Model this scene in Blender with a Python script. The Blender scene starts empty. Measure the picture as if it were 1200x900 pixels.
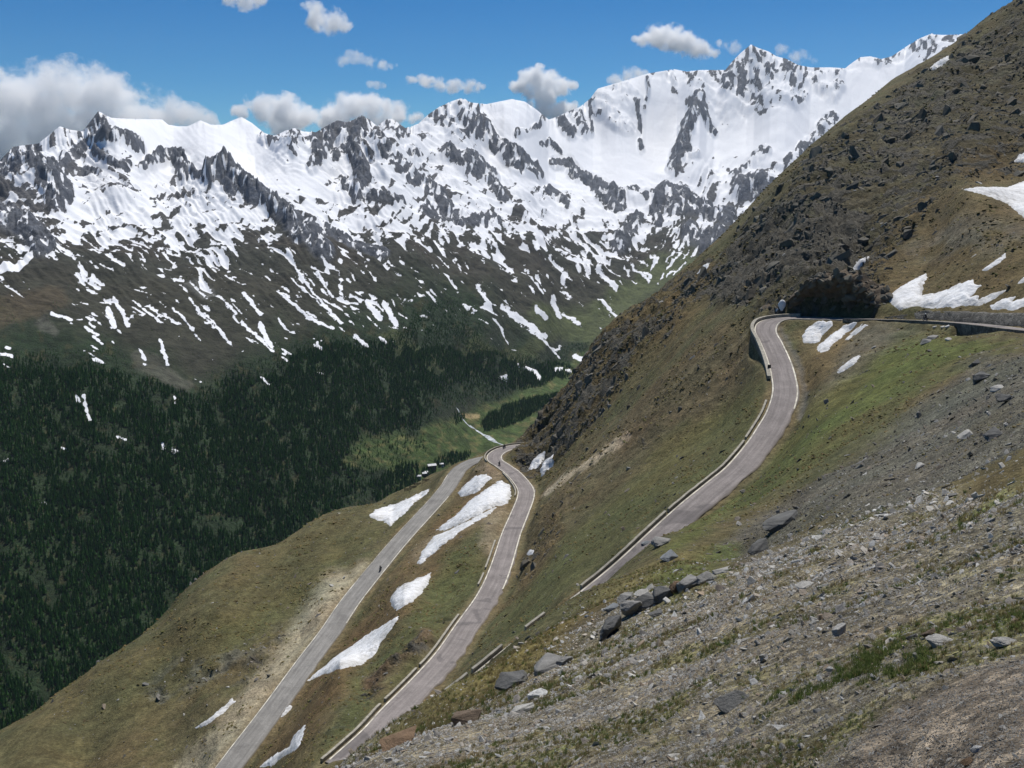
import bpy, bmesh, math, random
import numpy as np
from mathutils import Vector, Matrix, Euler

random.seed(7)
RNG = np.random.default_rng(11)
S = bpy.context.scene
COL = S.collection
R = math.radians

# ------------------------------------------------------------------ camera, world, sun
PITCH = R(11.3)
cam_d = bpy.data.cameras.new("camera")
cam_d.sensor_width = 36.0
cam_d.lens = 36.0
cam_d.clip_start = 0.1
cam_d.clip_end = 60000
cam = bpy.data.objects.new("camera", cam_d)
cam.location = (0, 0, 0)
cam.rotation_euler = (R(90) - PITCH, 0, 0)
COL.objects.link(cam)
S.camera = cam

SUN_EL, SUN_AZ = R(60), R(16)          # azimuth clockwise from the view direction (+y)
W = bpy.data.worlds.new("World")
S.world = W
W.use_nodes = True
wn = W.node_tree
wn.nodes.clear()
sky = wn.nodes.new("ShaderNodeTexSky")
sky.sky_type = 'NISHITA'
sky.sun_disc = False
sky.sun_elevation = SUN_EL
sky.sun_rotation = SUN_AZ
sky.altitude = 3200
sky.air_density = 1.0
sky.dust_density = 0.0
sky.ozone_density = 5.0
bg = wn.nodes.new("ShaderNodeBackground")
bg.inputs['Strength'].default_value = 0.075
out = wn.nodes.new("ShaderNodeOutputWorld")
hs = wn.nodes.new("ShaderNodeHueSaturation")
hs.inputs['Saturation'].default_value = 1.35
hs.inputs['Value'].default_value = 1.0
wn.links.new(sky.outputs[0], hs.inputs['Color'])
tn = wn.nodes.new("ShaderNodeMix")
tn.data_type, tn.blend_type = 'RGBA', 'MULTIPLY'
tn.inputs[0].default_value = 1.0
tn.inputs[7].default_value = (0.72, 0.97, 1.0, 1)
wn.links.new(hs.outputs[0], tn.inputs[6])
wn.links.new(tn.outputs[2], bg.inputs[0])
wn.links.new(bg.outputs[0], out.inputs[0])

sd = bpy.data.lights.new("sun", 'SUN')
sd.energy = 4.8
sd.angle = R(0.53)
sd.color = (1.0, 0.96, 0.9)
so = bpy.data.objects.new("sun", sd)
sdir = Vector((math.sin(SUN_AZ) * math.cos(SUN_EL), math.cos(SUN_AZ) * math.cos(SUN_EL), math.sin(SUN_EL)))
so.rotation_euler = (-sdir).to_track_quat('-Z', 'Y').to_euler()
COL.objects.link(so)

S.view_settings.view_transform = 'Standard'
S.view_settings.look = 'None'
S.view_settings.exposure = 0.0
S.view_settings.gamma = 1.0
HAZE = 1.4e-5
S.cycles.use_denoising = True
S.cycles.max_bounces = 42
S.cycles.diffuse_bounces = 2
S.cycles.glossy_bounces = 2
S.cycles.volume_bounces = 40
S.cycles.transparent_max_bounces = 12

# ------------------------------------------------------------------ maths helpers
CP, SP = math.cos(PITCH), math.sin(PITCH)
F = 1200.0


def pix2pol(px, py):
    """photo pixel -> (azimuth, tangent of elevation)"""
    u = (np.asarray(px, float) - 600) / F
    v = (450 - np.asarray(py, float)) / F
    x, y, z = u, CP + SP * v, -SP + CP * v
    return np.arctan2(x, y), z / np.hypot(x, y)


def pol2pix(th, t):
    x, y, z = np.sin(th), np.cos(th), t
    fwd = y * CP - z * SP
    up = y * SP + z * CP
    fwd = np.where(fwd < 0.05, 0.05, fwd)
    return 600 + F * x / fwd, 450 - F * up / fwd


def pt_d(px, py, D):
    th, t = pix2pol(px, py)
    return np.array((D * np.sin(th), D * np.cos(th), D * t))


def pt_z(px, py, z):
    th, t = pix2pol(px, py)
    return pt_d(px, py, z / t)


def smooth(a, b, x):
    t = np.clip((x - a) / (b - a), 0, 1)
    return t * t * (3 - 2 * t)


_perm = {}


def perlin(x, y, seed=0):
    if seed not in _perm:
        r = np.random.default_rng(1000 + seed)
        p = r.permutation(256)
        a = r.uniform(0, 2 * np.pi, 256)
        _perm[seed] = (np.concatenate([p, p]), np.cos(a), np.sin(a))
    p, ca, sa = _perm[seed]
    xi = np.floor(x).astype(np.int64)
    yi = np.floor(y).astype(np.int64)
    xf, yf = x - xi, y - yi
    xi &= 255
    yi &= 255
    u = xf * xf * xf * (xf * (xf * 6 - 15) + 10)
    v = yf * yf * yf * (yf * (yf * 6 - 15) + 10)

    def g(ix, iy, dx, dy):
        h = p[p[ix & 255] + (iy & 255)]
        return ca[h] * dx + sa[h] * dy
    a = g(xi, yi, xf, yf)
    b = g(xi + 1, yi, xf - 1, yf)
    c = g(xi, yi + 1, xf, yf - 1)
    d = g(xi + 1, yi + 1, xf - 1, yf - 1)
    return 1.5 * (a + u * (b - a) + v * (c + u * (d - c) - a - u * (b - a)))


def fbm(x, y, seed=0, oct=4, gain=0.5):
    s, a, n = 0, 1.0, 0
    for i in range(oct):
        s = s + a * perlin(x * 2.03 ** i + 17.3 * i, y * 2.03 ** i - 9.1 * i, seed + i)
        n += a
        a *= gain
    return s / n


def ridged(x, y, seed=0, oct=4, gain=0.5):
    s, a, n = 0, 1.0, 0
    for i in range(oct):
        s = s + a * (1 - np.abs(perlin(x * 2.07 ** i + 5.7 * i, y * 2.07 ** i + 3.3 * i, seed + i)) * 1.6)
        n += a
        a *= gain
    return s / n


class TPS:
    def __init__(self, P, v, lam=1e-4):
        P = np.asarray(P, float)
        n = len(P)
        A = np.zeros((n + 3, n + 3))
        A[:n, :n] = self.k(P, P) + lam * np.eye(n)
        A[:n, n] = 1
        A[:n, n + 1:] = P
        A[n:, :n] = A[:n, n:].T
        b = np.zeros(n + 3)
        b[:n] = v
        self.c = np.linalg.solve(A, b)
        self.P = P

    @staticmethod
    def k(a, b):
        d2 = ((a[:, None, :] - b[None, :, :]) ** 2).sum(-1)
        return 0.5 * d2 * np.log(d2 + 1e-12)

    def __call__(self, Q):
        Q = np.asarray(Q, float)
        o = np.empty(len(Q))
        n = len(self.P)
        for i in range(0, len(Q), 40000):
            q = Q[i:i + 40000]
            o[i:i + 40000] = self.k(q, self.P) @ self.c[:n] + self.c[n] + q @ self.c[n + 1:]
        return o


def bilin(grid, gx, gy, X, Y):
    ix = np.clip(np.searchsorted(gx, X) - 1, 0, len(gx) - 2)
    iy = np.clip(np.searchsorted(gy, Y) - 1, 0, len(gy) - 2)
    fx = np.clip((X - gx[ix]) / (gx[ix + 1] - gx[ix]), 0, 1)
    fy = np.clip((Y - gy[iy]) / (gy[iy + 1] - gy[iy]), 0, 1)
    return (grid[ix, iy] * (1 - fx) * (1 - fy) + grid[ix + 1, iy] * fx * (1 - fy)
            + grid[ix, iy + 1] * (1 - fx) * fy + grid[ix + 1, iy + 1] * fx * fy)


def lin(r, g, b):
    c = np.array((r, g, b), float) / 255
    return np.where(c < 0.04045, c / 12.92, ((c + 0.055) / 1.055) ** 2.4)


def inpoly(px, py, poly):
    """signed distance (positive inside), px units"""
    P = np.asarray(poly, float)
    n = len(P)
    ins = np.zeros(px.shape, bool)
    d2 = np.full(px.shape, 1e18)
    for i in range(n):
        a, b = P[i], P[(i + 1) % n]
        e = b - a
        w0, w1 = px - a[0], py - a[1]
        h = np.clip((w0 * e[0] + w1 * e[1]) / (e @ e + 1e-12), 0, 1)
        d2 = np.minimum(d2, (w0 - h * e[0]) ** 2 + (w1 - h * e[1]) ** 2)
        c = ((a[1] > py) != (b[1] > py))
        with np.errstate(divide='ignore', invalid='ignore'):
            xx = (b[0] - a[0]) * (py - a[1]) / (b[1] - a[1] + 1e-12) + a[0]
        ins ^= c & (px < xx)
    d = np.sqrt(d2)
    return np.where(ins, d, -d)


def strokedist(px, py, pts):
    P = np.asarray(pts, float)
    d2 = np.full(px.shape, 1e18)
    for i in range(len(P) - 1):
        a, e = P[i], P[i + 1] - P[i]
        w0, w1 = px - a[0], py - a[1]
        h = np.clip((w0 * e[0] + w1 * e[1]) / (e @ e + 1e-12), 0, 1)
        d2 = np.minimum(d2, (w0 - h * e[0]) ** 2 + (w1 - h * e[1]) ** 2)
    return np.sqrt(d2)


def catmull(P, n=8):
    P = np.asarray(P, float)
    P = np.vstack([2 * P[0] - P[1], P, 2 * P[-1] - P[-2]])
    o = []
    for i in range(1, len(P) - 2):
        for k in range(n):
            t = k / n
            a, b, c, d = P[i - 1], P[i], P[i + 1], P[i + 2]
            o.append(0.5 * (2 * b + (c - a) * t + (2 * a - 5 * b + 4 * c - d) * t * t + (3 * b - a - 3 * c + d) * t ** 3))
    o.append(P[-2])
    return np.array(o)


# ------------------------------------------------------------------ object helpers
def link_mesh(name, verts, faces, mat=None, parent=None, smoothf=True, attrs=None, mats=None, midx=None):
    me = bpy.data.meshes.new(name)
    verts = np.asarray(verts, np.float32)
    if isinstance(faces, np.ndarray):
        n, k = faces.shape
        me.vertices.add(len(verts))
        me.vertices.foreach_set('co', verts.ravel())
        me.loops.add(n * k)
        me.loops.foreach_set('vertex_index', faces.ravel().astype(np.int32))
        me.polygons.add(n)
        me.polygons.foreach_set('loop_start', np.arange(0, n * k, k, dtype=np.int32))
        me.polygons.foreach_set('loop_total', np.full(n, k, np.int32))
    else:
        me.from_pydata([tuple(v) for v in verts], [], faces)
    for a, val in (attrs or {}).items():
        if val.ndim == 1:
            at = me.attributes.new(a, 'FLOAT', 'POINT')
            at.data.foreach_set('value', val.astype(np.float32))
        else:
            at = me.attributes.new(a, 'FLOAT_COLOR', 'POINT')
            c = np.ones((len(val), 4), np.float32)
            c[:, :3] = val
            at.data.foreach_set('color', c.ravel())
    me.update(calc_edges=True)
    me.validate()
    me.polygons.foreach_set('use_smooth', np.full(len(me.polygons), smoothf, bool))
    for m in (mats or ([mat] if mat else [])):
        me.materials.append(m)
    if midx is not None:
        me.polygons.foreach_set('material_index', np.asarray(midx, np.int32))
    ob = bpy.data.objects.new(name, me)
    COL.objects.link(ob)
    if parent:
        ob.parent = parent
    return ob


def tag(o, label=None, cat=None, group=None, kind=None):
    if label:
        o['label'] = label
    if cat:
        o['category'] = cat
    if group:
        o['group'] = group
    if kind:
        o['kind'] = kind
    return o


def empty(name, loc, rz=0, label=None, cat=None, group=None):
    o = bpy.data.objects.new(name, None)
    o.location = loc
    o.rotation_euler = (0, 0, rz)
    o.empty_display_size = 0.2
    COL.objects.link(o)
    return tag(o, label, cat, group)


class MB:
    """collects simple shapes into one mesh"""

    def __init__(self):
        self.bm = bmesh.new()

    def box(self, c, s, rot=None, taper=1.0):
        M = Matrix.Translation(c) @ (rot.to_matrix().to_4x4() if rot else Matrix())
        vs = []
        for z in (-1, 1):
            k = taper if z > 0 else 1
            for x, y in ((-1, -1), (1, -1), (1, 1), (-1, 1)):
                vs.append(self.bm.verts.new(M @ Vector((x * k * s[0] / 2, y * k * s[1] / 2, z * s[2] / 2))))
        for f in ((3, 2, 1, 0), (4, 5, 6, 7), (0, 1, 5, 4), (1, 2, 6, 5), (2, 3, 7, 6), (3, 0, 4, 7)):
            self.bm.faces.new([vs[i] for i in f])
        return self

    def tube(self, a, b, r0, r1=None, n=8):
        a, b = Vector(a), Vector(b)
        r1 = r0 if r1 is None else r1
        q = (b - a).to_track_quat('Z', 'Y')
        A, B = [], []
        for i in range(n):
            d = q @ Vector((math.cos(2 * math.pi * i / n), math.sin(2 * math.pi * i / n), 0))
            A.append(self.bm.verts.new(a + d * r0))
            B.append(self.bm.verts.new(b + d * r1))
        for i in range(n):
            j = (i + 1) % n
            self.bm.faces.new((A[i], A[j], B[j], B[i]))
        self.bm.faces.new(A[::-1])
        self.bm.faces.new(B)
        return self

    def ball(self, c, s, sub=2):
        r = bmesh.ops.create_icosphere(self.bm, subdivisions=sub, radius=1)
        for v in r['verts']:
            v.co = Vector((v.co.x * s[0] + c[0], v.co.y * s[1] + c[1], v.co.z * s[2] + c[2]))
        return self

    def torus(self, c, Rr, r, n=16, m=6):
        V = [[self.bm.verts.new((c[0] + (Rr + r * math.cos(b)) * math.cos(a), c[1] + r * math.sin(b), c[2] + (Rr + r * math.cos(b)) * math.sin(a)))
              for b in [2 * math.pi * k / m for k in range(m)]] for a in [2 * math.pi * k / n for k in range(n)]]
        for i in range(n):
            for k in range(m):
                self.bm.faces.new((V[i][k], V[(i + 1) % n][k], V[(i + 1) % n][(k + 1) % m], V[i][(k + 1) % m]))
        return self

    def build(self, name, mat, parent=None, smoothf=False):
        me = bpy.data.meshes.new(name)
        bmesh.ops.recalc_face_normals(self.bm, faces=self.bm.faces)
        self.bm.to_mesh(me)
        self.bm.free()
        if mat:
            me.materials.append(mat)
        if smoothf:
            for p in me.polygons:
                p.use_smooth = True
        o = bpy.data.objects.new(name, me)
        COL.objects.link(o)
        if parent:
            o.parent = parent
        return o


# ------------------------------------------------------------------ materials
class NT:
    def __init__(self, name):
        self.m = bpy.data.materials.new(name)
        self.m.use_nodes = True
        self.t = self.m.node_tree
        self.t.nodes.clear()
        self.out = self.n("ShaderNodeOutputMaterial")
        self.b = self.n("ShaderNodeBsdfPrincipled")
        self.b.inputs['Roughness'].default_value = 0.9
        self.b.inputs['Specular IOR Level'].default_value = 0.15
        self.l(self.b.outputs[0], self.out.inputs[0])

    def n(self, t, **kw):
        o = self.t.nodes.new(t)
        for k, v in kw.items():
            setattr(o, k, v)
        return o

    def l(self, a, b):
        self.t.links.new(a, b)

    def val(self, sock, v):
        if hasattr(v, 'links'):
            self.l(v, sock)
        else:
            sock.default_value = v

    def attr(self, name, o='Color'):
        a = self.n("ShaderNodeAttribute", attribute_name=name)
        return a.outputs[o]

    def pos(self):
        return self.n("ShaderNodeTexCoord").outputs['Object']

    def noise(self, vec, scale, detail=4, rough=0.55, dist=0.0):
        o = self.n("ShaderNodeTexNoise")
        self.l(vec, o.inputs['Vector'])
        o.inputs['Scale'].default_value = scale
        o.inputs['Detail'].default_value = detail
        o.inputs['Roughness'].default_value = rough
        o.inputs['Distortion'].default_value = dist
        return o.outputs[0]

    def vor(self, vec, scale, feature='F1', out='Distance'):
        o = self.n("ShaderNodeTexVoronoi", feature=feature)
        self.l(vec, o.inputs['Vector'])
        o.inputs['Scale'].default_value = scale
        return o.outputs[out]

    def ramp(self, f, stops, interp='LINEAR'):
        o = self.n("ShaderNodeValToRGB")
        o.color_ramp.interpolation = interp
        e = o.color_ramp.elements
        while len(e) < len(stops):
            e.new(0.5)
        for i, (p, c) in enumerate(stops):
            e[i].position = p
            e[i].color = (c, c, c, 1) if not hasattr(c, '__len__') else (*c[:3], 1)
        self.l(f, o.inputs[0])
        return o.outputs[0]

    def math(self, op, a, b=None, c=None, clamp=False):
        o = self.n("ShaderNodeMath", operation=op, use_clamp=clamp)
        self.val(o.inputs[0], a)
        if b is not None:
            self.val(o.inputs[1], b)
        if c is not None:
            self.val(o.inputs[2], c)
        return o.outputs[0]

    def mix(self, f, a, b, mode='MIX'):
        o = self.n("ShaderNodeMix", data_type='RGBA', blend_type=mode)
        self.val(o.inputs[0], f)
        for s, v in ((o.inputs[6], a), (o.inputs[7], b)):
            if hasattr(v, 'links'):
                self.l(v, s)
            else:
                s.default_value = (*v[:3], 1)
        return o.outputs[2]

    def bump(self, h, strength=0.5, dist=1.0, normal=None):
        o = self.n("ShaderNodeBump")
        o.inputs['Strength'].default_value = strength
        o.inputs['Distance'].default_value = dist
        self.l(h, o.inputs['Height'])
        if normal:
            self.l(normal, o.inputs['Normal'])
        return o.outputs[0]

    def grey(self, v, k=1.0):
        o = self.n("ShaderNodeCombineColor")
        for i in range(3):
            self.l(v, o.inputs[i])
        return o.outputs[0]


def mat_simple(name, rgb, rough=0.8, var=0.25, scale=2.0, bump=0.3, bdist=0.1, spec=0.2, metal=0):
    m = NT(name)
    p = m.pos()
    n = m.noise(p, scale, 5)
    f = m.ramp(n, [(0.3, 1 - var), (0.7, 1 + var)])
    m.l(m.mix(1.0, tuple(rgb), f, 'MULTIPLY'), m.b.inputs['Base Color'])
    m.b.inputs['Roughness'].default_value = rough
    m.b.inputs['Specular IOR Level'].default_value = spec
    m.b.inputs['Metallic'].default_value = metal
    if bump:
        m.l(m.bump(m.noise(p, scale * 4, 4), bump, bdist), m.b.inputs['Normal'])
    return m.m


# far terrain: baked ground colour and snow cover, fine grain added here
m = NT("mountain_ground")
P = m.pos()
vc = m.attr('col')
g1 = m.noise(P, 0.05, 5, 0.65)
g2 = m.noise(P, 0.012, 4, 0.6)
f1 = m.ramp(g1, [(0.3, 0.55), (0.7, 1.45)])
f2 = m.ramp(g2, [(0.3, 0.75), (0.7, 1.25)])
c = m.mix(1.0, vc, f1, 'MULTIPLY')
c = m.mix(1.0, c, f2, 'MULTIPLY')
sn = m.attr('snow', 'Fac')
rkf = m.attr('rock', 'Fac')
g3 = m.noise(P, 0.11, 4, 0.7)
sn2 = m.math('ADD', sn, m.math('ADD', m.math('MULTIPLY', m.math('SUBTRACT', g1, 0.5), 0.9), m.math('MULTIPLY', m.math('SUBTRACT', g3, 0.5), 0.5)))
sn2 = m.math('ADD', 0.5, m.math('MULTIPLY', m.math('SUBTRACT', sn2, 0.5), m.math('SUBTRACT', 1.0, m.math('MULTIPLY', rkf, 0.72))))
sm = m.ramp(sn2, [(0.46, 0.0), (0.54, 1.0)])
m.l(m.mix(sm, c, (0.80, 0.815, 0.84)), m.b.inputs['Base Color'])
rk = m.attr('rock', 'Fac')
hh = m.math('MULTIPLY', m.noise(P, 0.03, 6, 0.7), m.math('SUBTRACT', 1.0, m.math('MULTIPLY', sm, 0.75)))
m.l(m.bump(hh, 0.9, 14.0), m.b.inputs['Normal'])
MAT_FAR = m.m

# near hillside
m = NT("hillside_ground")
P = m.pos()
vc = m.attr('col')
rk = m.attr('rock', 'Fac')
gv = m.attr('gravel', 'Fac')
n1 = m.noise(P, 0.25, 6, 0.68)
n2 = m.noise(P, 1.7, 5, 0.65)
n3 = m.noise(P, 14.0, 4, 0.6)
n4 = m.noise(P, 0.06, 3, 0.5)
f = m.ramp(n1, [(0.28, 0.68), (0.72, 1.32)])
c = m.mix(1.0, vc, f, 'MULTIPLY')
c = m.mix(1.0, c, m.ramp(n2, [(0.28, 0.6), (0.72, 1.4)]), 'MULTIPLY')
n5 = m.noise(P, 0.6, 7, 0.78)
c = m.mix(1.0, c, m.ramp(n5, [(0.30, 0.55), (0.70, 1.45)]), 'MULTIPLY')
c = m.mix(1.0, c, m.ramp(n3, [(0.28, 0.65), (0.72, 1.35)]), 'MULTIPLY')
hue = m.ramp(n4, [(0.35, (1.05, 1.0, 0.92)), (0.65, (0.92, 1.02, 0.98))])
c = m.mix(0.8, c, hue, 'MULTIPLY')
# bare rock breaking through the turf on the crags
rn = m.noise(P, 0.11, 7, 0.62, 0.6)
rmask = m.ramp(m.math('ADD', rn, m.math('MULTIPLY', rk, 0.34)), [(0.72, 0), (0.79, 1)])
rcol = m.mix(1.0, (0.094, 0.088, 0.072), m.ramp(n5, [(0.3, 0.5), (0.7, 1.6)]), 'MULTIPLY')
c = m.mix(rmask, c, rcol)
# stony speckle: pebbles on the gravelly part, from the ground up
vd = m.n("ShaderNodeTexVoronoi")
m.l(P, vd.inputs['Vector'])
vd.inputs['Scale'].default_value = 11.0
vcol = m.ramp(vd.outputs['Color'], [(0.2, 0.45), (0.55, 0.95), (0.85, 1.9)])
c = m.mix(gv, c, m.mix(1.0, c, vcol, 'MULTIPLY'))
m.l(c, m.b.inputs['Base Color'])
hsum = m.math('ADD', m.math('MULTIPLY', n1, 1.2), m.math('ADD', m.math('MULTIPLY', n2, 0.35), m.math('MULTIPLY', n5, 0.9)))
hsum = m.math('ADD', hsum, m.math('MULTIPLY', n3, 0.05))
rockh = m.math('ADD', m.math('MULTIPLY', m.math('MULTIPLY', m.vor(P, 0.35), rk), 1.6), m.math('MULTIPLY', rmask, m.math('ADD', 0.9, m.math('MULTIPLY', n5, 1.5))))
hsum = m.math('ADD', hsum, rockh)
hsum = m.math('MULTIPLY', hsum, m.math('SUBTRACT', 1.0, m.math('MULTIPLY', gv, 0.75)))
m.l(m.bump(hsum, 0.75, 1.0), m.b.inputs['Normal'])
MAT_HILL = m.m

# snow
m = NT("old_snow")
P = m.pos()
n = m.noise(P, 0.6, 5, 0.6)
n2 = m.noise(P, 0.12, 4, 0.6)
edg = m.attr('edge', 'Fac')
n = m.math('ADD', n, m.math('MULTIPLY', edg, 0.16))
dirt = m.math('MULTIPLY', m.ramp(n, [(0.42, 0), (0.66, 1)]), m.ramp(n2, [(0.36, 0.15), (0.66, 0.9)]))
m.l(m.mix(dirt, (0.76, 0.77, 0.78), (0.42, 0.41, 0.385)), m.b.inputs['Base Color'])
m.l(m.bump(m.noise(P, 0.9, 5, 0.65), 0.9, 0.5), m.b.inputs['Normal'])
m.b.inputs['Roughness'].default_value = 0.7
MAT_SNOW = m.m

# asphalt
def mat_road(name, rgb, patch):
    m = NT(name)
    P = m.pos()
    n = m.noise(P, 0.22, 5, 0.65)
    n2 = m.noise(P, 2.5, 4, 0.7)
    c = m.mix(1.0, tuple(rgb), m.ramp(n, [(0.3, 0.82), (0.7, 1.16)]), 'MULTIPLY')
    c = m.mix(1.0, c, m.ramp(n2, [(0.3, 0.86), (0.7, 1.14)]), 'MULTIPLY')
    tr = m.attr('across', 'Fac')
    c = m.mix(m.math('MULTIPLY', m.ramp(m.math('ABSOLUTE', m.math('SUBTRACT', m.math('ABSOLUTE', tr), 0.45)), [(0.0, 1), (0.2, 0)]), 0.16), c, (0.06, 0.057, 0.055))
    pt = m.ramp(m.noise(P, 0.10, 3, 0.5, 0.8), [(0.60, 0), (0.625, 1)])
    cx = m.n("ShaderNodeCombineXYZ")
    m.l(m.math('MULTIPLY', tr, 5.0), cx.inputs[0])
    m.l(m.attr('along', 'Fac'), cx.inputs[1])
    stn = m.n("ShaderNodeTexNoise")
    m.l(cx.outputs[0], stn.inputs['Vector'])
    stn.inputs['Scale'].default_value = 1.0
    stn.inputs['Detail'].default_value = 6
    stn.inputs['Roughness'].default_value = 0.7
    c = m.mix(1.0, c, m.ramp(stn.outputs[0], [(0.3, 0.72), (0.7, 1.22)]), 'MULTIPLY')
    crk = m.vor(P, 0.28, 'DISTANCE_TO_EDGE')
    c = m.mix(m.math('MULTIPLY', m.ramp(crk, [(0.0, 1), (0.03, 0)]), 0.16), c, (0.07, 0.065, 0.06))
    c = m.mix(m.math('MULTIPLY', pt, patch), c, (0.075, 0.07, 0.072))
    # the verge side is broken and dusted with earth
    ed = m.ramp(m.math('ADD', m.math('ABSOLUTE', tr), m.math('MULTIPLY', m.math('SUBTRACT', n2, 0.5), 0.25)), [(0.9, 0), (1.02, 1)])
    c = m.mix(m.math('MULTIPLY', ed, 0.7), c, (0.17, 0.145, 0.11))
    m.l(c, m.b.inputs['Base Color'])
    m.l(m.bump(m.noise(P, 9, 3), 0.25, 0.03), m.b.inputs['Normal'])
    return m.m


MAT_ROAD = mat_road("worn_asphalt", (0.235, 0.212, 0.202), 0.42)
MAT_ROAD_OLD = mat_road("old_asphalt", (0.25, 0.242, 0.225), 0.15)
MAT_LINE = mat_simple("edge_paint", (0.56, 0.53, 0.44), 0.7, 0.45, 0.5, 0)
MAT_WALL = mat_simple("wall_concrete", (0.32, 0.30, 0.25), 0.9, 0.3, 1.2, 0.5, 0.1)


def mat_masonry(name, rgb, sc=1.6):
    m = NT(name)
    P = m.pos()
    v = m.n("ShaderNodeTexVoronoi")
    m.l(P, v.inputs['Vector'])
    v.inputs['Scale'].default_value = sc
    c = m.mix(1.0, tuple(rgb), m.ramp(v.outputs['Color'], [(0.1, 0.6), (0.9, 1.4)]), 'MULTIPLY')
    c = m.mix(1.0, c, m.ramp(m.noise(P, 0.3, 5), [(0.3, 0.7), (0.7, 1.3)]), 'MULTIPLY')
    j = m.vor(P, sc, 'DISTANCE_TO_EDGE')
    c = m.mix(m.ramp(j, [(0.0, 0.7), (0.07, 0.0)]), c, (0.05, 0.047, 0.04))
    m.l(c, m.b.inputs['Base Color'])
    m.l(m.bump(m.ramp(j, [(0, 0), (0.12, 1)]), 0.8, 0.12), m.b.inputs['Normal'])
    return m.m


MAT_MASON = mat_masonry("rubble_masonry", (0.17, 0.155, 0.13))

# rock for stones: colour differs from stone to stone by object / instance random
def mat_rock(name, cols, sc=3.0, bd=0.05, lichen=0.3):
    m = NT(name)
    P = m.pos()
    rnd = m.n("ShaderNodeObjectInfo").outputs['Random']
    base = m.ramp(rnd, [(i / max(1, len(cols) - 1), c) for i, c in enumerate(cols)])
    n = m.noise(P, sc, 6, 0.7)
    c = m.mix(1.0, base, m.ramp(n, [(0.28, 0.6), (0.72, 1.35)]), 'MULTIPLY')
    li = m.ramp(m.noise(P, sc * 2.3, 4, 0.6), [(0.58, 0), (0.68, lichen)])
    c = m.mix(li, c, (0.16, 0.15, 0.08))
    m.l(c, m.b.inputs['Base Color'])
    m.l(m.bump(m.noise(P, sc * 3, 6, 0.7), 0.8, bd), m.b.inputs['Normal'])
    m.b.inputs['Roughness'].default_value = 0.85
    return m.m


MAT_STONE = mat_rock("schist_stone", [(0.17, 0.162, 0.15), (0.36, 0.35, 0.32), (0.50, 0.485, 0.445), (0.30, 0.235, 0.17), (0.32, 0.325, 0.32), (0.62, 0.61, 0.575)], 4.0, 0.03)
MAT_BOULDER = mat_rock("dark_schist", [(0.15, 0.15, 0.145), (0.22, 0.215, 0.20), (0.185, 0.165, 0.14)], 1.2, 0.15)
MAT_CRAG = mat_rock("crag_rock", [(0.095, 0.09, 0.072), (0.15, 0.142, 0.118), (0.115, 0.098, 0.072)], 0.5, 0.5, 0.5)

# ------------------------------------------------------------------ roads: centre lines measured as (pixel, height) and turned into world points
def road_line(rows, use='z', n=10):
    P = []
    for px, py, h in rows:
        P.append(pt_z(px, py, h) if use == 'z' else pt_d(px, py, h))
    C = catmull(P, n)
    seg = np.r_[0, np.cumsum(np.linalg.norm(np.diff(C, axis=0), axis=1))]
    s = np.arange(0, seg[-1], 1.0)
    C = np.stack([np.interp(s, seg, C[:, k]) for k in range(3)], 1)
    z = C[:, 2].copy()
    for _ in range(12):
        z[1:-1] = 0.25 * z[:-2] + 0.5 * z[1:-1] + 0.25 * z[2:]
    C[:, 2] = z
    return C


U_ROWS = [(1290, 396, 185), (1240, 391, 197), (1200, 387, 208), (1140, 380, 226), (1086, 376.5, 243), (1040, 375, 256), (1000, 374, 265), (960, 373, 271),
          (925, 372.5, 275), (903, 377, 273), (897, 387, 266), (904, 402, 258), (912, 420, 247), (918, 440, 236), (920, 460, 226), (914, 482, 216),
          (903, 502, 208), (890, 522, 200), (869, 547, 190), (846, 567, 183), (815, 592, 174), (760, 642, 162), (705, 690, 155), (652, 730, 149),
          (612, 760, 145), (547, 813, 140), (480, 862, 136), (400, 920, 133)]
M_ROWS = [(400, 897, -91), (440, 860, -92), (464, 833, -93), (496, 800, -94.3), (525, 767, -95.8), (548, 733, -97), (572, 698, -98), (586, 667, -99),
          (599, 626, -100), (608, 604, -100.6), (616, 583, -101.1), (615, 571, -101.4), (603, 556, -101.8), (590, 546, -102.2), (580, 539, -102.6),
          (581, 532, -103), (592, 526, -103.4), (612, 522.5, -103.8), (640, 523, -104.4)]
L_ROWS = [(225, 960, -130), (269, 898, -126), (285, 877, -125), (323, 827, -123), (362, 773, -121), (387, 740, -119.8), (412, 703, -118.3),
          (448, 658, -116), (470, 632, -114.3), (492, 608, -112.7), (514, 584, -111), (526, 569, -109.8), (532, 559, -109), (540, 549, -108.3),
          (554, 541, -107.3), (572, 536, -106.2)]
ROADS = {'U': (road_line(U_ROWS, 'd'), 5.7), 'M': (road_line(M_ROWS), 6.0), 'L': (road_line(L_ROWS), 6.2)}


def tangents(C):
    T = np.gradient(C[:, :2], axis=0)
    for _ in range(3):
        T[1:-1] = (T[:-2] + T[1:-1] * 2 + T[2:]) / 4
    return T / np.linalg.norm(T, axis=1)[:, None]


def offset(C, d, dz=0.0):
    """d metres to the left of travel"""
    T = tangents(C)
    N = np.stack([-T[:, 1], T[:, 0]], 1)
    o = C.copy()
    o[:, :2] += N * np.reshape(d, (-1, 1) if np.ndim(d) else (1, 1))
    o[:, 2] += dz
    return o


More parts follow.
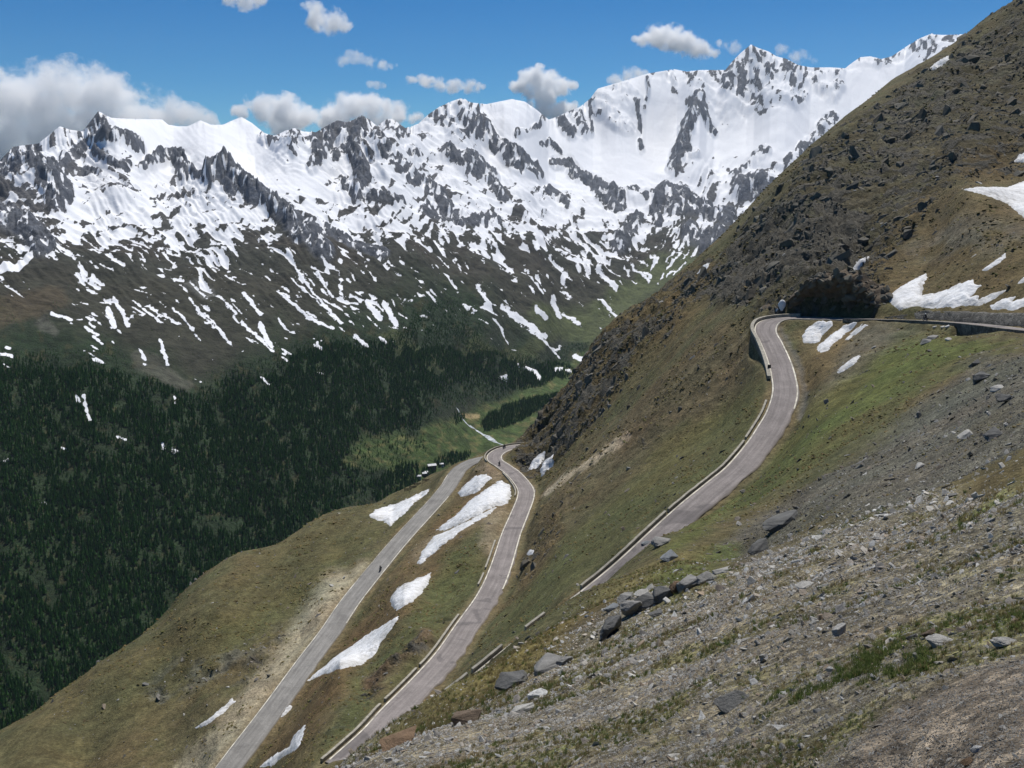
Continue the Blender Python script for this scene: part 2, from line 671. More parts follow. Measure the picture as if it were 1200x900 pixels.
# ------------------------------------------------------------------ near hillside
SIL = [(-260, 965, 270), (-120, 910, 280), (0, 855, 292), (67, 814, 300), (113, 784, 306), (167, 747, 316), (213, 697, 328), (240, 674, 335), (283, 650, 345), (350, 623, 368), (383, 601, 380), (420, 592, 388), (460, 579, 396), (480, 571, 400), (500, 561, 403), (527, 550, 407), (545, 541, 409), (575, 527, 410),
       (600, 520, 418), (640, 478, 412), (680, 430, 430), (700, 398, 450), (745, 363, 480), (800, 325, 530), (830, 300, 560), (870, 262, 580), (920, 210, 610), (960, 170, 630),
       (1000, 130, 650), (1050, 90, 670), (1100, 60, 690), (1150, 25, 700), (1190, 0, 710), (1250, -40, 720), (1400, -130, 730)]
sil_th = pix2pol([s[0] for s in SIL], [s[1] for s in SIL])[0]
sil_t = pix2pol([s[0] for s in SIL], [s[1] for s in SIL])[1]
sil_D = np.array([s[2] for s in SIL], float)

NEAR = [
    # left spur
    (100, 840, 272), (200, 770, 285), (300, 700, 302), (400, 640, 328), (460, 602, 365), (500, 581, 376), (0, 890, 262), (200, 850, 248), (280, 800, 252), (100, 900, 245),
    (-150, 980, 250), (420, 660, 305), (350, 740, 272),
    # between the two lower roads
    (400, 780, 205), (470, 690, 248), (520, 640, 285), (560, 590, 318), (560, 565, 345), (350, 870, 178), (430, 800, 195), (520, 700, 240),
    # from the middle road up to the upper road
    (650, 680, 192), (650, 600, 264), (700, 600, 236), (760, 560, 232), (800, 545, 225), (850, 500, 238), (870, 440, 256), (850, 400, 285), (800, 400, 318), (750, 450, 320), (700, 500, 322),
    (650, 545, 338), (636, 545, 350), (700, 430, 388), (640, 505, 385), (622, 522, 382), (780, 350, 420), (835, 335, 370), (870, 345, 325), (878, 400, 268), (600, 740, 172), (550, 790, 160), (700, 640, 195),
    # above the bend
    (900, 345, 296), (922, 346, 284), (935, 337, 284.5), (950, 331, 285), (980, 330, 285), (1003, 342, 283), (950, 312, 315), (1000, 315, 312), (905, 325, 320), (900, 260, 400), (950, 250, 375), (1000, 200, 430), (1000, 260, 365), (1100, 210, 400), (1100, 290, 305), (1050, 325, 288),
    (1200, 362, 226), (1130, 362, 246), (1060, 357, 268), (1200, 340, 240), (1150, 340, 254), (1200, 300, 268), (1200, 262, 288), (1130, 225, 325), (1200, 246, 330), (1200, 215, 400), (1150, 212, 400),
    (1100, 150, 500), (1150, 150, 480), (1200, 80, 600), (1150, 70, 630), (1050, 150, 530), (1300, 300, 255), (1300, 200, 400),
    # inside the bend and the green band
    (960, 386, 268), (1000, 386, 262), (1060, 390, 238), (945, 430, 238), (1000, 430, 218), (1060, 420, 205), (1120, 410, 195), (1180, 405, 175), (1000, 470, 185), (950, 480, 200), (930, 520, 185), (900, 560, 168),
    (860, 600, 145), (810, 618, 140),
    # grey scree
    (1200, 430, 120), (1150, 460, 118), (1100, 490, 115), (1050, 520, 112), (1000, 550, 105), (950, 580, 100), (900, 610, 95), (870, 640, 84), (1200, 500, 70), (1100, 560, 66), (1000, 600, 62),
    # crest in front of the upper road
    (830, 598, 128), (805, 616, 118), (785, 624, 112), (766, 630, 106), (740, 654, 100), (710, 679, 95), (682, 700, 90), (655, 720, 85), (632, 737, 80), (610, 748, 76), (588, 769, 73), (560, 795, 70),
    (530, 817, 67), (500, 839, 64), (470, 860, 61), (445, 872, 59), (425, 888, 57), (400, 908, 55),
    # foreground
    (1200, 560, 28), (1100, 600, 33), (1000, 630, 38), (900, 660, 42), (850, 668, 45), (800, 690, 43), (740, 710, 42), (700, 745, 37), (650, 775, 32), (600, 803, 29), (560, 830, 26), (500, 855, 23), (450, 880, 21),
    (400, 900, 19), (1200, 620, 16), (1100, 660, 16.5), (1000, 690, 17), (900, 720, 18), (800, 760, 18.5), (700, 800, 18), (600, 845, 16.5), (500, 890, 14.5), (1200, 700, 8.6), (1100, 730, 8.6), (1000, 760, 8.8), (900, 800, 9), (800, 840, 9),
    (700, 880, 9), (600, 920, 9), (500, 980, 8.5), (1200, 800, 5.1), (1100, 820, 5.2), (1000, 860, 5.2), (900, 900, 5.3), (1200, 900, 3.5), (1100, 930, 3.6), (1300, 850, 4.2), (1350, 600, 15), (1350, 450, 80),
    # left of the foreground, below the frame
    (300, 985, 135), (300, 1010, 60), (300, 1020, 28), (300, 1080, 14), (200, 965, 150), (100, 960, 165), (0, 960, 190), (0, 1100, 60), (-200, 1000, 230), (-200, 1150, 60), (0, 1200, 20), (200, 1150, 14), (300, 1150, 8),
]
PN, VN = [], []
TH_S, ZE = 5.0, 1.7


def add_near(px, py, D):
    th, t = pix2pol(px, py)
    PN.append((th * TH_S, math.log(D)))
    VN.append(t + ZE / D)


for p in NEAR:
    add_near(*p)
for px, py, D in SIL:
    add_near(px, py, D)
    add_near(px, py + (14 if py > 500 else 26), D * 1.10)
    add_near(px, py + 130, D * 1.32)
for key, (C, w) in ROADS.items():
    for side in (-0.5, 0.5):
        O = offset(C, side * w)
        for q in O[::14]:
            r = math.hypot(q[0], q[1])
            PN.append((math.atan2(q[0], q[1]) * TH_S, math.log(r)))
            VN.append((q[2] + ZE) / r)
for th in np.radians([-75, -45, -20, 0, 20, 45, 75]):
    for D in (0.7, 1.6):
        PN.append((th * TH_S, math.log(D)))
        VN.append(-0.12 - 0.10 * math.cos(th) + 0.12 * math.sin(th))
tps = TPS(PN, VN, 2e-4)

NA, NB, NC = 800, 180, 500
_in = np.radians(np.linspace(-29.6, 29.6, NA))
_out = np.radians(np.linspace(0, 1, 26)[1:] ** 1.3 * 34)
NTH = np.r_[(-_out + _in[0])[::-1], _in, _out + _in[-1]]
REND = np.interp(NTH, sil_th, sil_D * 1.30)
R0, R1 = 0.7, 60.0


def row_r(s, rend):
    """s in [0,NB+NC): row coordinate -> radius"""
    return np.where(s < NB, R0 * (R1 / R0) ** (s / NB), R1 * (rend / R1) ** ((s - NB) / NC))


def r_row(r, rend):
    return np.where(r < R1, NB * np.log(np.maximum(r, R0) / R0) / math.log(R1 / R0), NB + NC * np.log(np.maximum(r, R1) / R1) / np.log(rend / R1))


SROW = np.arange(NB + NC + 1)
NR = row_r(SROW[None, :], REND[:, None])
TH2 = np.repeat(NTH[:, None], len(SROW), 1)
# the interpolant on a coarse grid, then bilinear
gx = np.linspace(NTH[0], NTH[-1], 230)
gy = np.linspace(math.log(R0), math.log(REND.max()) + 0.01, 240)
GX, GY = np.meshgrid(gx, gy, indexing='ij')
G = tps(np.stack([GX.ravel() * TH_S, GY.ravel()], 1)).reshape(GX.shape)
q = bilin(G, gx, gy, TH2.ravel(), np.log(NR.ravel())).reshape(NR.shape)
NZ = q * NR - ZE
NX, NY = NR * np.sin(TH2), NR * np.cos(TH2)
NZ0 = NZ.copy()
npx, npy = pol2pix(TH2, NZ / NR)


def warp(px, py, x, y, k=10, sc=0.05):
    return px + k * fbm(x * sc, y * sc, 40, 3), py + k * fbm(x * sc, y * sc, 45, 3)


NFAR = NR > 45
wx, wy = warp(npx, npy, NX, NY, 12, 0.06)
wx2, wy2 = warp(npx, npy, NX, NY, 5, 0.3)


def zone(poly, soft=10, fine=False):
    a, b = (wx2, wy2) if fine else (wx, wy)
    P = np.asarray(poly, float)
    mk = (a > P[:, 0].min() - soft - 2) & (a < P[:, 0].max() + soft + 2) & (b > P[:, 1].min() - soft - 2) & (b < P[:, 1].max() + soft + 2)
    o = np.zeros(a.shape)
    if mk.any():
        o[mk] = smooth(-soft, soft, inpoly(a[mk], b[mk], poly))
    return o


def strk(pts, w, soft=3, fine=True):
    a, b = (wx2, wy2) if fine else (wx, wy)
    P = np.asarray(pts, float)
    mk = (a > P[:, 0].min() - w - soft) & (a < P[:, 0].max() + w + soft) & (b > P[:, 1].min() - w - soft) & (b < P[:, 1].max() + w + soft)
    o = np.zeros(a.shape)
    if mk.any():
        o[mk] = 1 - smooth(w - soft, w + soft, strokedist(a[mk], b[mk], pts))
    return o


# ---- zones: where rock, scree, grass lie on the hillside (boundaries located from the photo, stored on the ground)
ROCKM = np.zeros(NR.shape)
GRAV = np.zeros(NR.shape)
CO = np.empty(NR.shape + (3,))
nb = fbm(NX * 0.02, NY * 0.02, 60, 4) * 0.5 + fbm(NX * 0.11, NY * 0.11, 65, 3) * 0.5
mixv = smooth(-0.25, 0.3, nb)[..., None]
CO[:] = lin(102, 90, 62) * (1 - mixv) + lin(92, 90, 58) * mixv


def paint(mk, rgb, k=1.0, rock=None, grav=None):
    a = (mk * k)[..., None]
    CO[:] = CO * (1 - a) + lin(*rgb) * a
    if rock is not None:
        ROCKM[:] = np.maximum(ROCKM, mk * rock)
    if grav is not None:
        GRAV[:] = np.maximum(GRAV, mk * grav)


far_ok = NFAR.astype(float)
# left spur
paint(zone([(0, 850), (200, 720), (350, 620), (480, 560), (500, 575), (400, 660), (250, 790), (100, 900), (0, 920)], 20) * far_ok, (96, 89, 58), 0.8)
paint(zone([(250, 740), (330, 690), (400, 640), (440, 620), (420, 650), (350, 710), (280, 770)], 14) * far_ok, (98, 96, 58), 0.6)
paint(strk([(185, 815), (225, 785), (270, 772), (300, 755)], 13, 12, False) * smooth(-0.1, 0.25, fbm(NX * .15, NY * .15, 77, 3)) * far_ok, (110, 108, 98), 0.8, 0.5)
paint(strk([(330, 740), (300, 770), (285, 795)], 10, 9, False) * smooth(-0.1, 0.2, fbm(NX * .2, NY * .2, 78, 3)) * far_ok, (105, 98, 84), 0.7, 0.5)
paint(strk([(222, 915), (268, 868), (306, 818), (345, 765), (378, 718), (398, 690)], 22, 11) * far_ok, (156, 144, 122), 0.95, None, 0.4)
paint(strk([(240, 910), (283, 862), (322, 812), (366, 757), (404, 702), (428, 672)], 13, 7) * far_ok, (160, 147, 124), 0.95, None, 0.3)
# between lower roads
paint(zone([(300, 900), (360, 800), (450, 690), (520, 600), (545, 560), (590, 560), (590, 600), (520, 660), (440, 760), (350, 880)], 12) * far_ok, (112, 90, 60), 0.85)
paint(zone([(370, 895), (400, 840), (445, 765), (490, 710), (530, 650), (575, 655), (560, 690), (525, 730), (470, 800), (410, 860)], 12) * far_ok, (92, 94, 55), 0.8)
paint(strk([(440, 808), (465, 785), (500, 750)], 9, 7, False) * far_ok, (118, 96, 76), 0.9, 0.6)
paint(strk([(395, 860), (440, 800), (480, 760), (520, 725)], 10, 8, False) * smooth(0, .3, fbm(NX * .2, NY * .2, 79, 3)) * far_ok, (80, 78, 62), 0.7, 0.5)
paint(zone([(560, 640), (570, 605), (590, 590), (600, 600), (592, 630), (575, 650)], 6, True) * far_ok, (135, 120, 98), 0.9, None, 0.3)
paint(zone([(556, 552), (566, 543), (582, 548), (590, 558), (580, 562)], 4, True) * far_ok, (140, 122, 100), 0.9)
paint(strk([(490, 655), (510, 635), (545, 618), (580, 600)], 9, 5) * far_ok, (130, 115, 92), 0.6, None, 0.3)
# slope between middle and upper road
paint(zone([(575, 760), (610, 690), (640, 640), (700, 600), (780, 560), (850, 510), (898, 450), (895, 500), (840, 560), (740, 630), (650, 700), (590, 770)], 16) * far_ok, (90, 91, 54), 0.85)
paint(zone([(630, 600), (690, 530), (760, 465), (820, 410), (872, 375), (885, 420), (850, 470), (780, 510), (710, 560), (660, 610)], 14) * far_ok, (108, 94, 70), 0.75, 0.25)
paint(zone([(700, 600), (770, 530), (850, 470), (890, 445), (890, 480), (800, 550), (730, 600)], 12) * far_ok, (98, 96, 55), 0.7)
paint(strk([(640, 580), (663, 562), (700, 541), (735, 515)], 4.0, 2.5) * far_ok, (172, 152, 128), 1.0)
paint(zone([(604, 660), (612, 615), (640, 590), (660, 620), (640, 660), (610, 700)], 8) * far_ok, (105, 88, 62), 0.8, 0.35)
# steep rocky edge
paint(zone([(596, 540), (630, 485), (690, 405), (745, 360), (830, 302), (850, 330), (790, 385), (740, 440), (690, 500), (645, 555), (615, 565)], 9) * far_ok, (88, 75, 50), 0.9, 0.75)
paint(zone([(700, 400), (760, 350), (820, 315), (850, 340), (800, 400), (740, 450)], 12) * far_ok, (105, 88, 56), 0.7, 0.2)
# crags above the bend
paint(zone([(820, 360), (845, 300), (900, 235), (960, 170), (1195, 0), (1260, 0), (1260, 200), (1120, 215), (1050, 300), (1020, 365), (880, 366)], 10) * far_ok, (76, 69, 49), 0.9, 0.6)
paint(zone([(836, 362), (850, 300), (900, 250), (960, 240), (1020, 260), (1020, 325), (960, 332), (900, 345), (878, 366)], 12) * far_ok, (74, 70, 57), 0.9, 1.0)
paint(zone([(880, 250), (960, 190), (1060, 140), (1090, 180), (1060, 250), (960, 280)], 20) * smooth(-.1, .2, fbm(NX * .05, NY * .05, 91, 3)) * far_ok, (92, 88, 72), 0.8, 0.9)
paint(zone([(1020, 130), (1190, 20), (1220, 60), (1120, 130), (1040, 200)], 14) * smooth(-.1, .2, fbm(NX * .05, NY * .05, 92, 3)) * far_ok, (92, 88, 74), 0.8, 0.8)
paint(zone([(1000, 330), (1060, 250), (1120, 218), (1230, 250), (1230, 380), (1100, 372)], 10) * far_ok, (104, 88, 58), 0.85, 0.1)
paint(zone([(1060, 300), (1100, 250), (1200, 258), (1210, 290), (1120, 300)], 14) * smooth(-.25, .15, fbm(NX * .12, NY * .05, 93, 3)) * far_ok, (112, 106, 94), 0.7, 0.25)
paint(zone([(1120, 190), (1230, 150), (1230, 215), (1130, 222)], 10) * far_ok, (100, 84, 56), 0.7)
# inside the bend, green band
paint(zone([(935, 384), (1060, 384), (1020, 420), (960, 455), (935, 450)], 8) * far_ok, (112, 95, 64), 0.8)
paint(zone([(985, 425), (1010, 385), (1080, 386), (1060, 410), (1000, 445), (950, 478)], 9) * far_ok, (98, 92, 80), 0.8, 0.2, 0.3)
paint(strk([(913, 385), (924, 408), (937, 430), (943, 455), (938, 480)], 5, 3) * far_ok, (104, 100, 96), 0.85)
paint(zone([(1060, 394), (1190, 402), (1130, 425), (1040, 478), (960, 530), (880, 590), (790, 640), (770, 640), (850, 590), (905, 535), (945, 482), (1000, 440)], 12) * far_ok, (92, 99, 46), 0.9)
paint(zone([(950, 470), (990, 450), (1030, 440), (1000, 470), (950, 500), (920, 530)], 12) * far_ok, (112, 102, 58), 0.6)
# grey scree
scree = zone([(1260, 405), (1260, 560), (1100, 590), (960, 612), (880, 655), (835, 648), (890, 605), (960, 560), (1040, 505), (1100, 462), (1150, 420)], 10)
paint(scree * (NR > 48), (93, 89, 80), 0.95, 0.25, 0.8)
paint(scree * (NR > 48) * smooth(0.0, 0.3, fbm(NX * 0.06, NY * 0.06, 55, 3)), (86, 80, 64), 0.6)
# crest grass
crest = zone([(380, 910), (480, 850), (560, 805), (640, 745), (700, 695), (770, 648), (830, 640), (830, 660), (720, 708), (640, 775), (560, 830), (470, 880)], 10) * (NR > 24)
paint(crest, (116, 104, 62), 0.85, 0, 0.15)
paint(zone([(740, 690), (800, 655), (850, 640), (870, 650), (800, 680), (750, 700)], 8) * (NR > 30), (88, 98, 48), 0.8)
# foreground
fg = (NR < 62) * smooth(62, 44, NR)
fz = zone([(1500, 540), (1050, 592), (960, 612), (850, 668), (760, 698), (700, 742), (600, 800), (500, 848), (380, 905), (100, 1100), (100, 2500), (1500, 2500)], 10)
fz = np.maximum(fz * fg, (NR < 18).astype(float))
gm = fbm(NX * 0.22, NY * 0.22, 31, 4) + 0.5 * fbm(NX * 1.3, NY * 1.3, 36, 3)
paint(fz, (112, 106, 91), 0.95, 0.0, 0.8)
paint(fz * smooth(-0.08, 0.25, gm), (94, 92, 58), 0.75)
paint(fz * smooth(0.3, 0.5, gm), (84, 98, 48), 0.6)
paint(fz * smooth(0.1, 0.4, fbm(NX * 0.35, NY * 0.35, 51, 3)), (116, 104, 86), 0.6)
bare = zone([(1600, 690), (1210, 755), (1130, 785), (1040, 825), (1000, 870), (985, 930), (980, 2000), (1600, 2000)], 16) * (NR < 12)
paint(bare, (116, 106, 95), 0.9, 0, 0.5)

# ---- relief
rel = np.zeros(NR.shape)
for lam, amp, sd_ in ((45, 1.5, 1), (16, 0.7, 4), (6, 0.32, 7), (2.4, 0.13, 10), (0.9, 0.055, 13), (0.35, 0.022, 16), (0.14, 0.009, 19)):
    att = smooth(lam * 0.5, lam * 2.5, NR) * (1 - smooth(lam * 60, lam * 130, NR))
    mk = att > 0
    v = np.zeros(NR.shape)
    v[mk] = perlin(NX[mk] / lam, NY[mk] / lam, sd_)
    rel += v * amp * att
rk_b = ridged(NX / 26 + 0.5 * perlin(NX / 18, NY / 18, 3), NY / 20, 21, 4, 0.55) - 0.45
rk_s = ridged(NX / 6.5, NY / 6.5, 25, 3, 0.6) - 0.45
rel += ROCKM * NFAR * (rk_b * 8.0 + rk_s * 3.2) * smooth(100, 220, NR)
rel += ROCKM * (rk_s * 0.8) * smooth(20, 60, NR) * (1 - smooth(120, 200, NR))
rel *= smooth(0.8, 3, NR)
NZ = NZ + rel

# ---- roads cut into the slope
NQ = np.stack([NX, NY], -1)
ROADD = np.full(NR.shape, 1e9)
NJ0 = NB


def near_road(C, X, Y, chunk=30000):
    d = np.empty(len(X))
    idx = np.empty(len(X), int)
    for i in range(0, len(X), chunk):
        x = X[i:i + chunk, None] - C[None, :, 0]
        y = Y[i:i + chunk, None] - C[None, :, 1]
        q = x * x + y * y
        k = q.argmin(1)
        idx[i:i + chunk] = k
        d[i:i + chunk] = np.sqrt(q[np.arange(len(k)), k])
    return d, idx


for key, (C, w) in ROADS.items():
    lo, hi = C[:, :2].min(0) - 16, C[:, :2].max(0) + 16
    mk = (NX > lo[0]) & (NX < hi[0]) & (NY > lo[1]) & (NY < hi[1]) & (NR > 90)
    d, k = near_road(C, NX[mk], NY[mk])
    T = tangents(C)
    side = T[k, 0] * (NY[mk] - C[k, 1]) - T[k, 1] * (NX[mk] - C[k, 0])     # >0 left of travel
    hw = w / 2
    soft = np.where(side > 0, 4.5, 4.5)
    if key == 'U':
        pxk = pol2pix(np.arctan2(C[:, 0], C[:, 1]), C[:, 2] / np.hypot(C[:, 0], C[:, 1]))
        s_ = np.arange(len(C))
        ib = int(np.argmin(np.where(pxk[1] < 396, pxk[0], 9e9)))          # the bend
        after = k > ib - 6
        soft = np.where((side < 0) & after, 1.6, soft)
        soft = np.where((side > 0) & ~after, 2.0, soft)
        soft = np.where((side < 0) & ~after, 2.4, soft)
        cut = (side < 0) & ~after & (pxk[0][k] < 1014)
        soft = np.where(cut, 3.4, soft)
    if key == 'M':
        soft = np.where(side > 0, 2.2, 3.5)
    e = smooth(hw + 0.5, hw + 0.5 + soft, d)
    nz = (C[k, 2] - 0.22) * (1 - e) + NZ[mk] * e
    if key == 'U':      # hollow below the road wall on the right
        hol = (side > 0) & ~after & (pxk[0][k] > 1138) & (pxk[0][k] < 1200)
        dep = 3.4 * smooth(1140, 1150, pxk[0][k]) * (1 - smooth(1184, 1196, pxk[0][k])) * smooth(hw + 0.4, hw + 1.0, d) * (1 - smooth(hw + 5, hw + 8, d))
        nz = np.where(hol, np.minimum(nz, nz * (1 - smooth(0, 1, dep)) + (C[k, 2] - 0.3 - dep) * smooth(0, 1, dep)), nz)
        # the embankment at the bend stands free on its left
        bk = (side < 0) & after & (pxk[1][k] < 440) & (d > hw + 0.4)
        nz = np.where(bk, np.minimum(nz, C[k, 2] - 5.0 * smooth(hw + 0.4, hw + 1.6, d) * (1 - smooth(385, 442, pxk[1][k])) * (1 - smooth(hw + 4, hw + 9, d)) - 0.22), nz)
    NZ[mk] = nz
    ROADD[mk] = np.minimum(ROADD[mk], d - hw)

# rock cut above the bend: the slope is quarried back to a wall behind the road
CU = ROADS['U'][0]
cpx = pol2pix(np.arctan2(CU[:, 0], CU[:, 1]), CU[:, 2] / np.hypot(CU[:, 0], CU[:, 1]))

NT_ = NZ / NR
npx, npy = pol2pix(TH2, NT_)


def near_z(x, y):
    x, y = np.atleast_1d(np.asarray(x, float)), np.atleast_1d(np.asarray(y, float))
    th = np.arctan2(x, y)
    r = np.hypot(x, y)
    i = np.clip(np.searchsorted(NTH, th) - 1, 0, len(NTH) - 2)
    f = np.clip((th - NTH[i]) / (NTH[i + 1] - NTH[i]), 0, 1)
    o = 0
    for ii, ww in ((i, 1 - f), (i + 1, f)):
        s = np.clip(r_row(r, REND[ii]), 0, NB + NC - 1e-6)
        j = s.astype(int)
        g = s - j
        o = o + ww * (NZ[ii, j] * (1 - g) + NZ[ii, j + 1] * g)
    return o


def near_hit(px, py, rmin=2.0):
    """first point of the hillside seen at that pixel"""
    th, t = pix2pol(px, py)
    i = int(np.argmin(np.abs(NTH - th)))
    j = np.nonzero((NT_[i] >= t) & (NR[i] > rmin))[0]
    if not len(j):
        return None
    j = j[0]
    if j > 0 and NT_[i, j] != NT_[i, j - 1]:
        f = np.clip((t - NT_[i, j - 1]) / (NT_[i, j] - NT_[i, j - 1]), 0, 1)
        r = NR[i, j - 1] + f * (NR[i, j] - NR[i, j - 1])
    else:
        r = NR[i, j]
    x, y = r * math.sin(th), r * math.cos(th)
    return np.array((x, y, near_z(x, y)[0]))


nI, nJ = NR.shape
ids = np.arange(nI * nJ).reshape(nI, nJ)
quads = np.stack([ids[:-1, :-1], ids[1:, :-1], ids[1:, 1:], ids[:-1, 1:]], -1).reshape(-1, 4)
quads = quads[:, ::-1].copy()
HV = np.stack([NX, NY, NZ], -1).reshape(-1, 3)
al_, ac_ = (npx - npy) * 0.7071, (npx + npy) * 0.7071
stk = perlin(al_ / 70, ac_ / 9, 280) * 0.5 + perlin(al_ / 34, ac_ / 4.2, 281) * 0.4 + perlin(al_ / 160, ac_ / 26, 282) * 0.5
fmul = np.where(NR > 50, 0.97 * (1 + 0.32 * stk), 1.0)
CO *= fmul[..., None]
gr_ = CO.mean(-1, keepdims=True)
CO = np.where((NR > 50)[..., None], CO * 0.86 + gr_ * 0.14 * np.array((0.95, 1.08, 0.92)), CO)
# verge of the asphalt is dusty
vg = (1 - smooth(0.2, 2.2, ROADD))[..., None] * 0.55
CO = CO * (1 - vg) + lin(122, 108, 84) * vg
hill = link_mesh("hillside", HV, quads, MAT_HILL, attrs={'col': CO.reshape(-1, 3), 'rock': ROCKM.ravel(), 'gravel': GRAV.ravel()})
tag(hill, kind='structure')
NSIL = NT_[:, :].max(1)

# ------------------------------------------------------------------ road surfaces, edge lines, parapets, retaining walls
def ribbon(name, C, offs, mat, parent=None, dz=0.0, skirt=0.5, jit=(0, 0)):
    offs = np.asarray(offs, float)
    rows, across = [], []
    n = len(C)
    wob = fbm(np.arange(n) * 0.21, np.zeros(n) + 3.3, 70, 3)
    wob2 = fbm(np.arange(n) * 0.17, np.zeros(n) + 8.3, 71, 3)
    for i, o in enumerate(offs):
        oo = np.full(n, o)
        if i == 0:
            oo = oo + wob * jit[0]
        if i == len(offs) - 1:
            oo = oo + wob2 * jit[1]
        rows.append(offset(C, oo, dz))
        across.append(np.full(n, o / max(abs(offs))))
    if skirt:
        a, b = rows[0].copy(), rows[-1].copy()
        a[:, 2] -= skirt
        b[:, 2] -= skirt
        rows = [a] + rows + [b]
        across = [across[0]] + across + [across[-1]]
    V = np.stack(rows, 1)
    m_ = V.shape[1]
    idx = np.arange(n * m_).reshape(n, m_)
    f = np.stack([idx[:-1, :-1], idx[:-1, 1:], idx[1:, 1:], idx[1:, :-1]], -1).reshape(-1, 4)
    return link_mesh(name, V.reshape(-1, 3), f, mat, parent, attrs={'across': np.stack(across, 1).ravel(), 'along': np.repeat(np.arange(n) * 0.06, m_)})


def pix_of(C):
    return pol2pix(np.arctan2(C[:, 0], C[:, 1]), C[:, 2] / np.hypot(C[:, 0], C[:, 1]))


def sub(C, sel):
    k = np.nonzero(sel)[0]
    return C[k.min():k.max() + 1]


road_ob = {}
for key, nm, mt in (('U', 'upper_road', MAT_ROAD), ('M', 'middle_road', MAT_ROAD), ('L', 'lower_road', MAT_ROAD_OLD)):
    C, w = ROADS[key]
    # positive offset = left of travel; listed right to left so that faces look up
    jt = {'U': (0.1, 0.5), 'M': (0.6, 0.1), 'L': (0.25, 0.15)}[key]
    o = ribbon(nm, C, np.linspace(-w / 2, w / 2, 9), mt, jit=(jt[0] * 1.3, jt[1] * 1.3))
    tag(o, kind='structure')
    road_ob[key] = o


def line(key, sel, off, wd=0.26):
    C, w = ROADS[key]
    c = sub(C, sel)
    if len(c) > 2:
        ribbon("edge_line", c, (off - wd / 2, off + wd / 2), MAT_LINE, road_ob[key], 0.012, 0)


for key in ROADS:
    C, w = ROADS[key]
    x, y = pix_of(C)
    n_ = np.arange(len(C))
    if key == 'U':
        ib = int(np.argmin(np.where(y < 396, x, 9e9)))
        line(key, n_ > 20, -w / 2 + 0.25)
        line(key, (n_ > 60) & (y < 478), w / 2 - 0.25, 0.3)
    elif key == 'M':
        line(key, n_ > 0, w / 2 - 0.3)
        line(key, (y < 690), -w / 2 + 0.35, 0.3)
    else:
        line(key, y > 560, w / 2 - 0.2, 0.22)
        line(key, (y < 730) & (y > 580), -w / 2 + 0.25, 0.24)
        line(key, (y < 690) & (y > 556), w / 2 - 0.2, 0.24)


def wall(name, c, off, th, ztop, zbot, mat, parent=None, wob=0.0, cap=None):
    """wall standing along a road line; ztop / zbot arrays are absolute heights"""
    a = offset(c, off - th / 2)
    b = offset(c, off + th / 2)
    n = len(c)
    wv = fbm(np.arange(n) * 0.5, np.zeros(n) + off, 88, 2) * wob
    ztop = ztop + wv
    A0, B0, A1, B1 = a.copy(), b.copy(), a.copy(), b.copy()
    A0[:, 2] = zbot
    B0[:, 2] = zbot
    A1[:, 2] = ztop
    B1[:, 2] = ztop
    V = np.stack([A0, A1, B1, B0], 1)
    idx = np.arange(n * 4).reshape(n, 4)
    f = []
    for k in range(3):
        f += np.stack([idx[:-1, k], idx[:-1, k + 1], idx[1:, k + 1], idx[1:, k]], -1).tolist()
    f += [idx[0].tolist()[::-1], idx[-1].tolist()]
    return link_mesh(name, V.reshape(-1, 3), f, mat, parent, smoothf=False)


def parapet(key, sel, off, label, h=0.6, th=0.5, group=None):
    C, w = ROADS[key]
    c = sub(C, sel)
    o = wall("parapet_wall", c, off, th * 0.85, c[:, 2] + h * 0.62, c[:, 2] - 1.6, MAT_WALL, None, 0.08)
    return tag(o, label, "wall", group)


GP = "low parapets along the road edges"
C, w = ROADS['M']
x, y = pix_of(C)
off = w / 2 + 0.55
n_ = np.arange(len(C))
parapet('M', (y > 827) & (y < 905), off, "lowest pale concrete parapet on the left edge of the middle road, running out of the crest", 0.7, 0.55, GP)
parapet('M', (y > 786) & (y < 825), off, "pale parapet on the middle road, second piece up from the grassy crest", 0.7, 0.55, GP)
parapet('M', (y > 722) & (y < 784), off, "long pale parapet curving beside the middle road above the brown rubble strip", 0.65, 0.55, GP)
parapet('M', (y > 672) & (y < 688), off + 0.2, "short broken parapet stub on the middle road, lower of two beside the pale gravel", 0.5, 0.5, GP)
parapet('M', (y > 634) & (y < 668), off + 0.3, "leaning pale parapet on the middle road beside the pale gravel pull-out", 0.55, 0.5, GP)
parapet('M', (y > 553) & (y < 582) & (n_ > 100), off, "low dark parapet on the inside of the bend beside the largest snow patch", 0.6, 0.45, GP)
parapet('M', (x > 578) & (y < 541) & (n_ > 100), off, "thin pale parapet round the far end of the middle road under the rocks", 0.8, 0.4, GP)
C, w = ROADS['U']
x, y = pix_of(C)
n_ = np.arange(len(C))
offr = -w / 2 - 0.5
parapet('U', (y > 802) & (y < 850), offr, "nearest parapet piece, half hidden by the grassy crest above the middle road", 0.8, 0.6, GP)
parapet('U', (y > 766) & (y < 800), offr, "pale parapet with a dark inner side peeping over the crest left of the grey slabs", 0.8, 0.6, GP)
parapet('U', (y > 728) & (y < 746), offr, "short pale parapet piece showing over the crest between two longer ones", 0.7, 0.55, GP)
parapet('U', (y > 606) & (y < 700), offr, "long straight pale parapet where the upper road sinks behind the grassy crest", 0.75, 0.55, GP)
parapet('U', (y > 520) & (y < 604), offr, "curved parapet on the left edge of the upper road below the S-bend", 0.6, 0.5, GP)
parapet('U', (y > 470) & (y < 517) & (n_ > 60), offr - 0.2, "crumbling low parapet on the left edge where the upper road bends", 0.4, 0.5, GP)
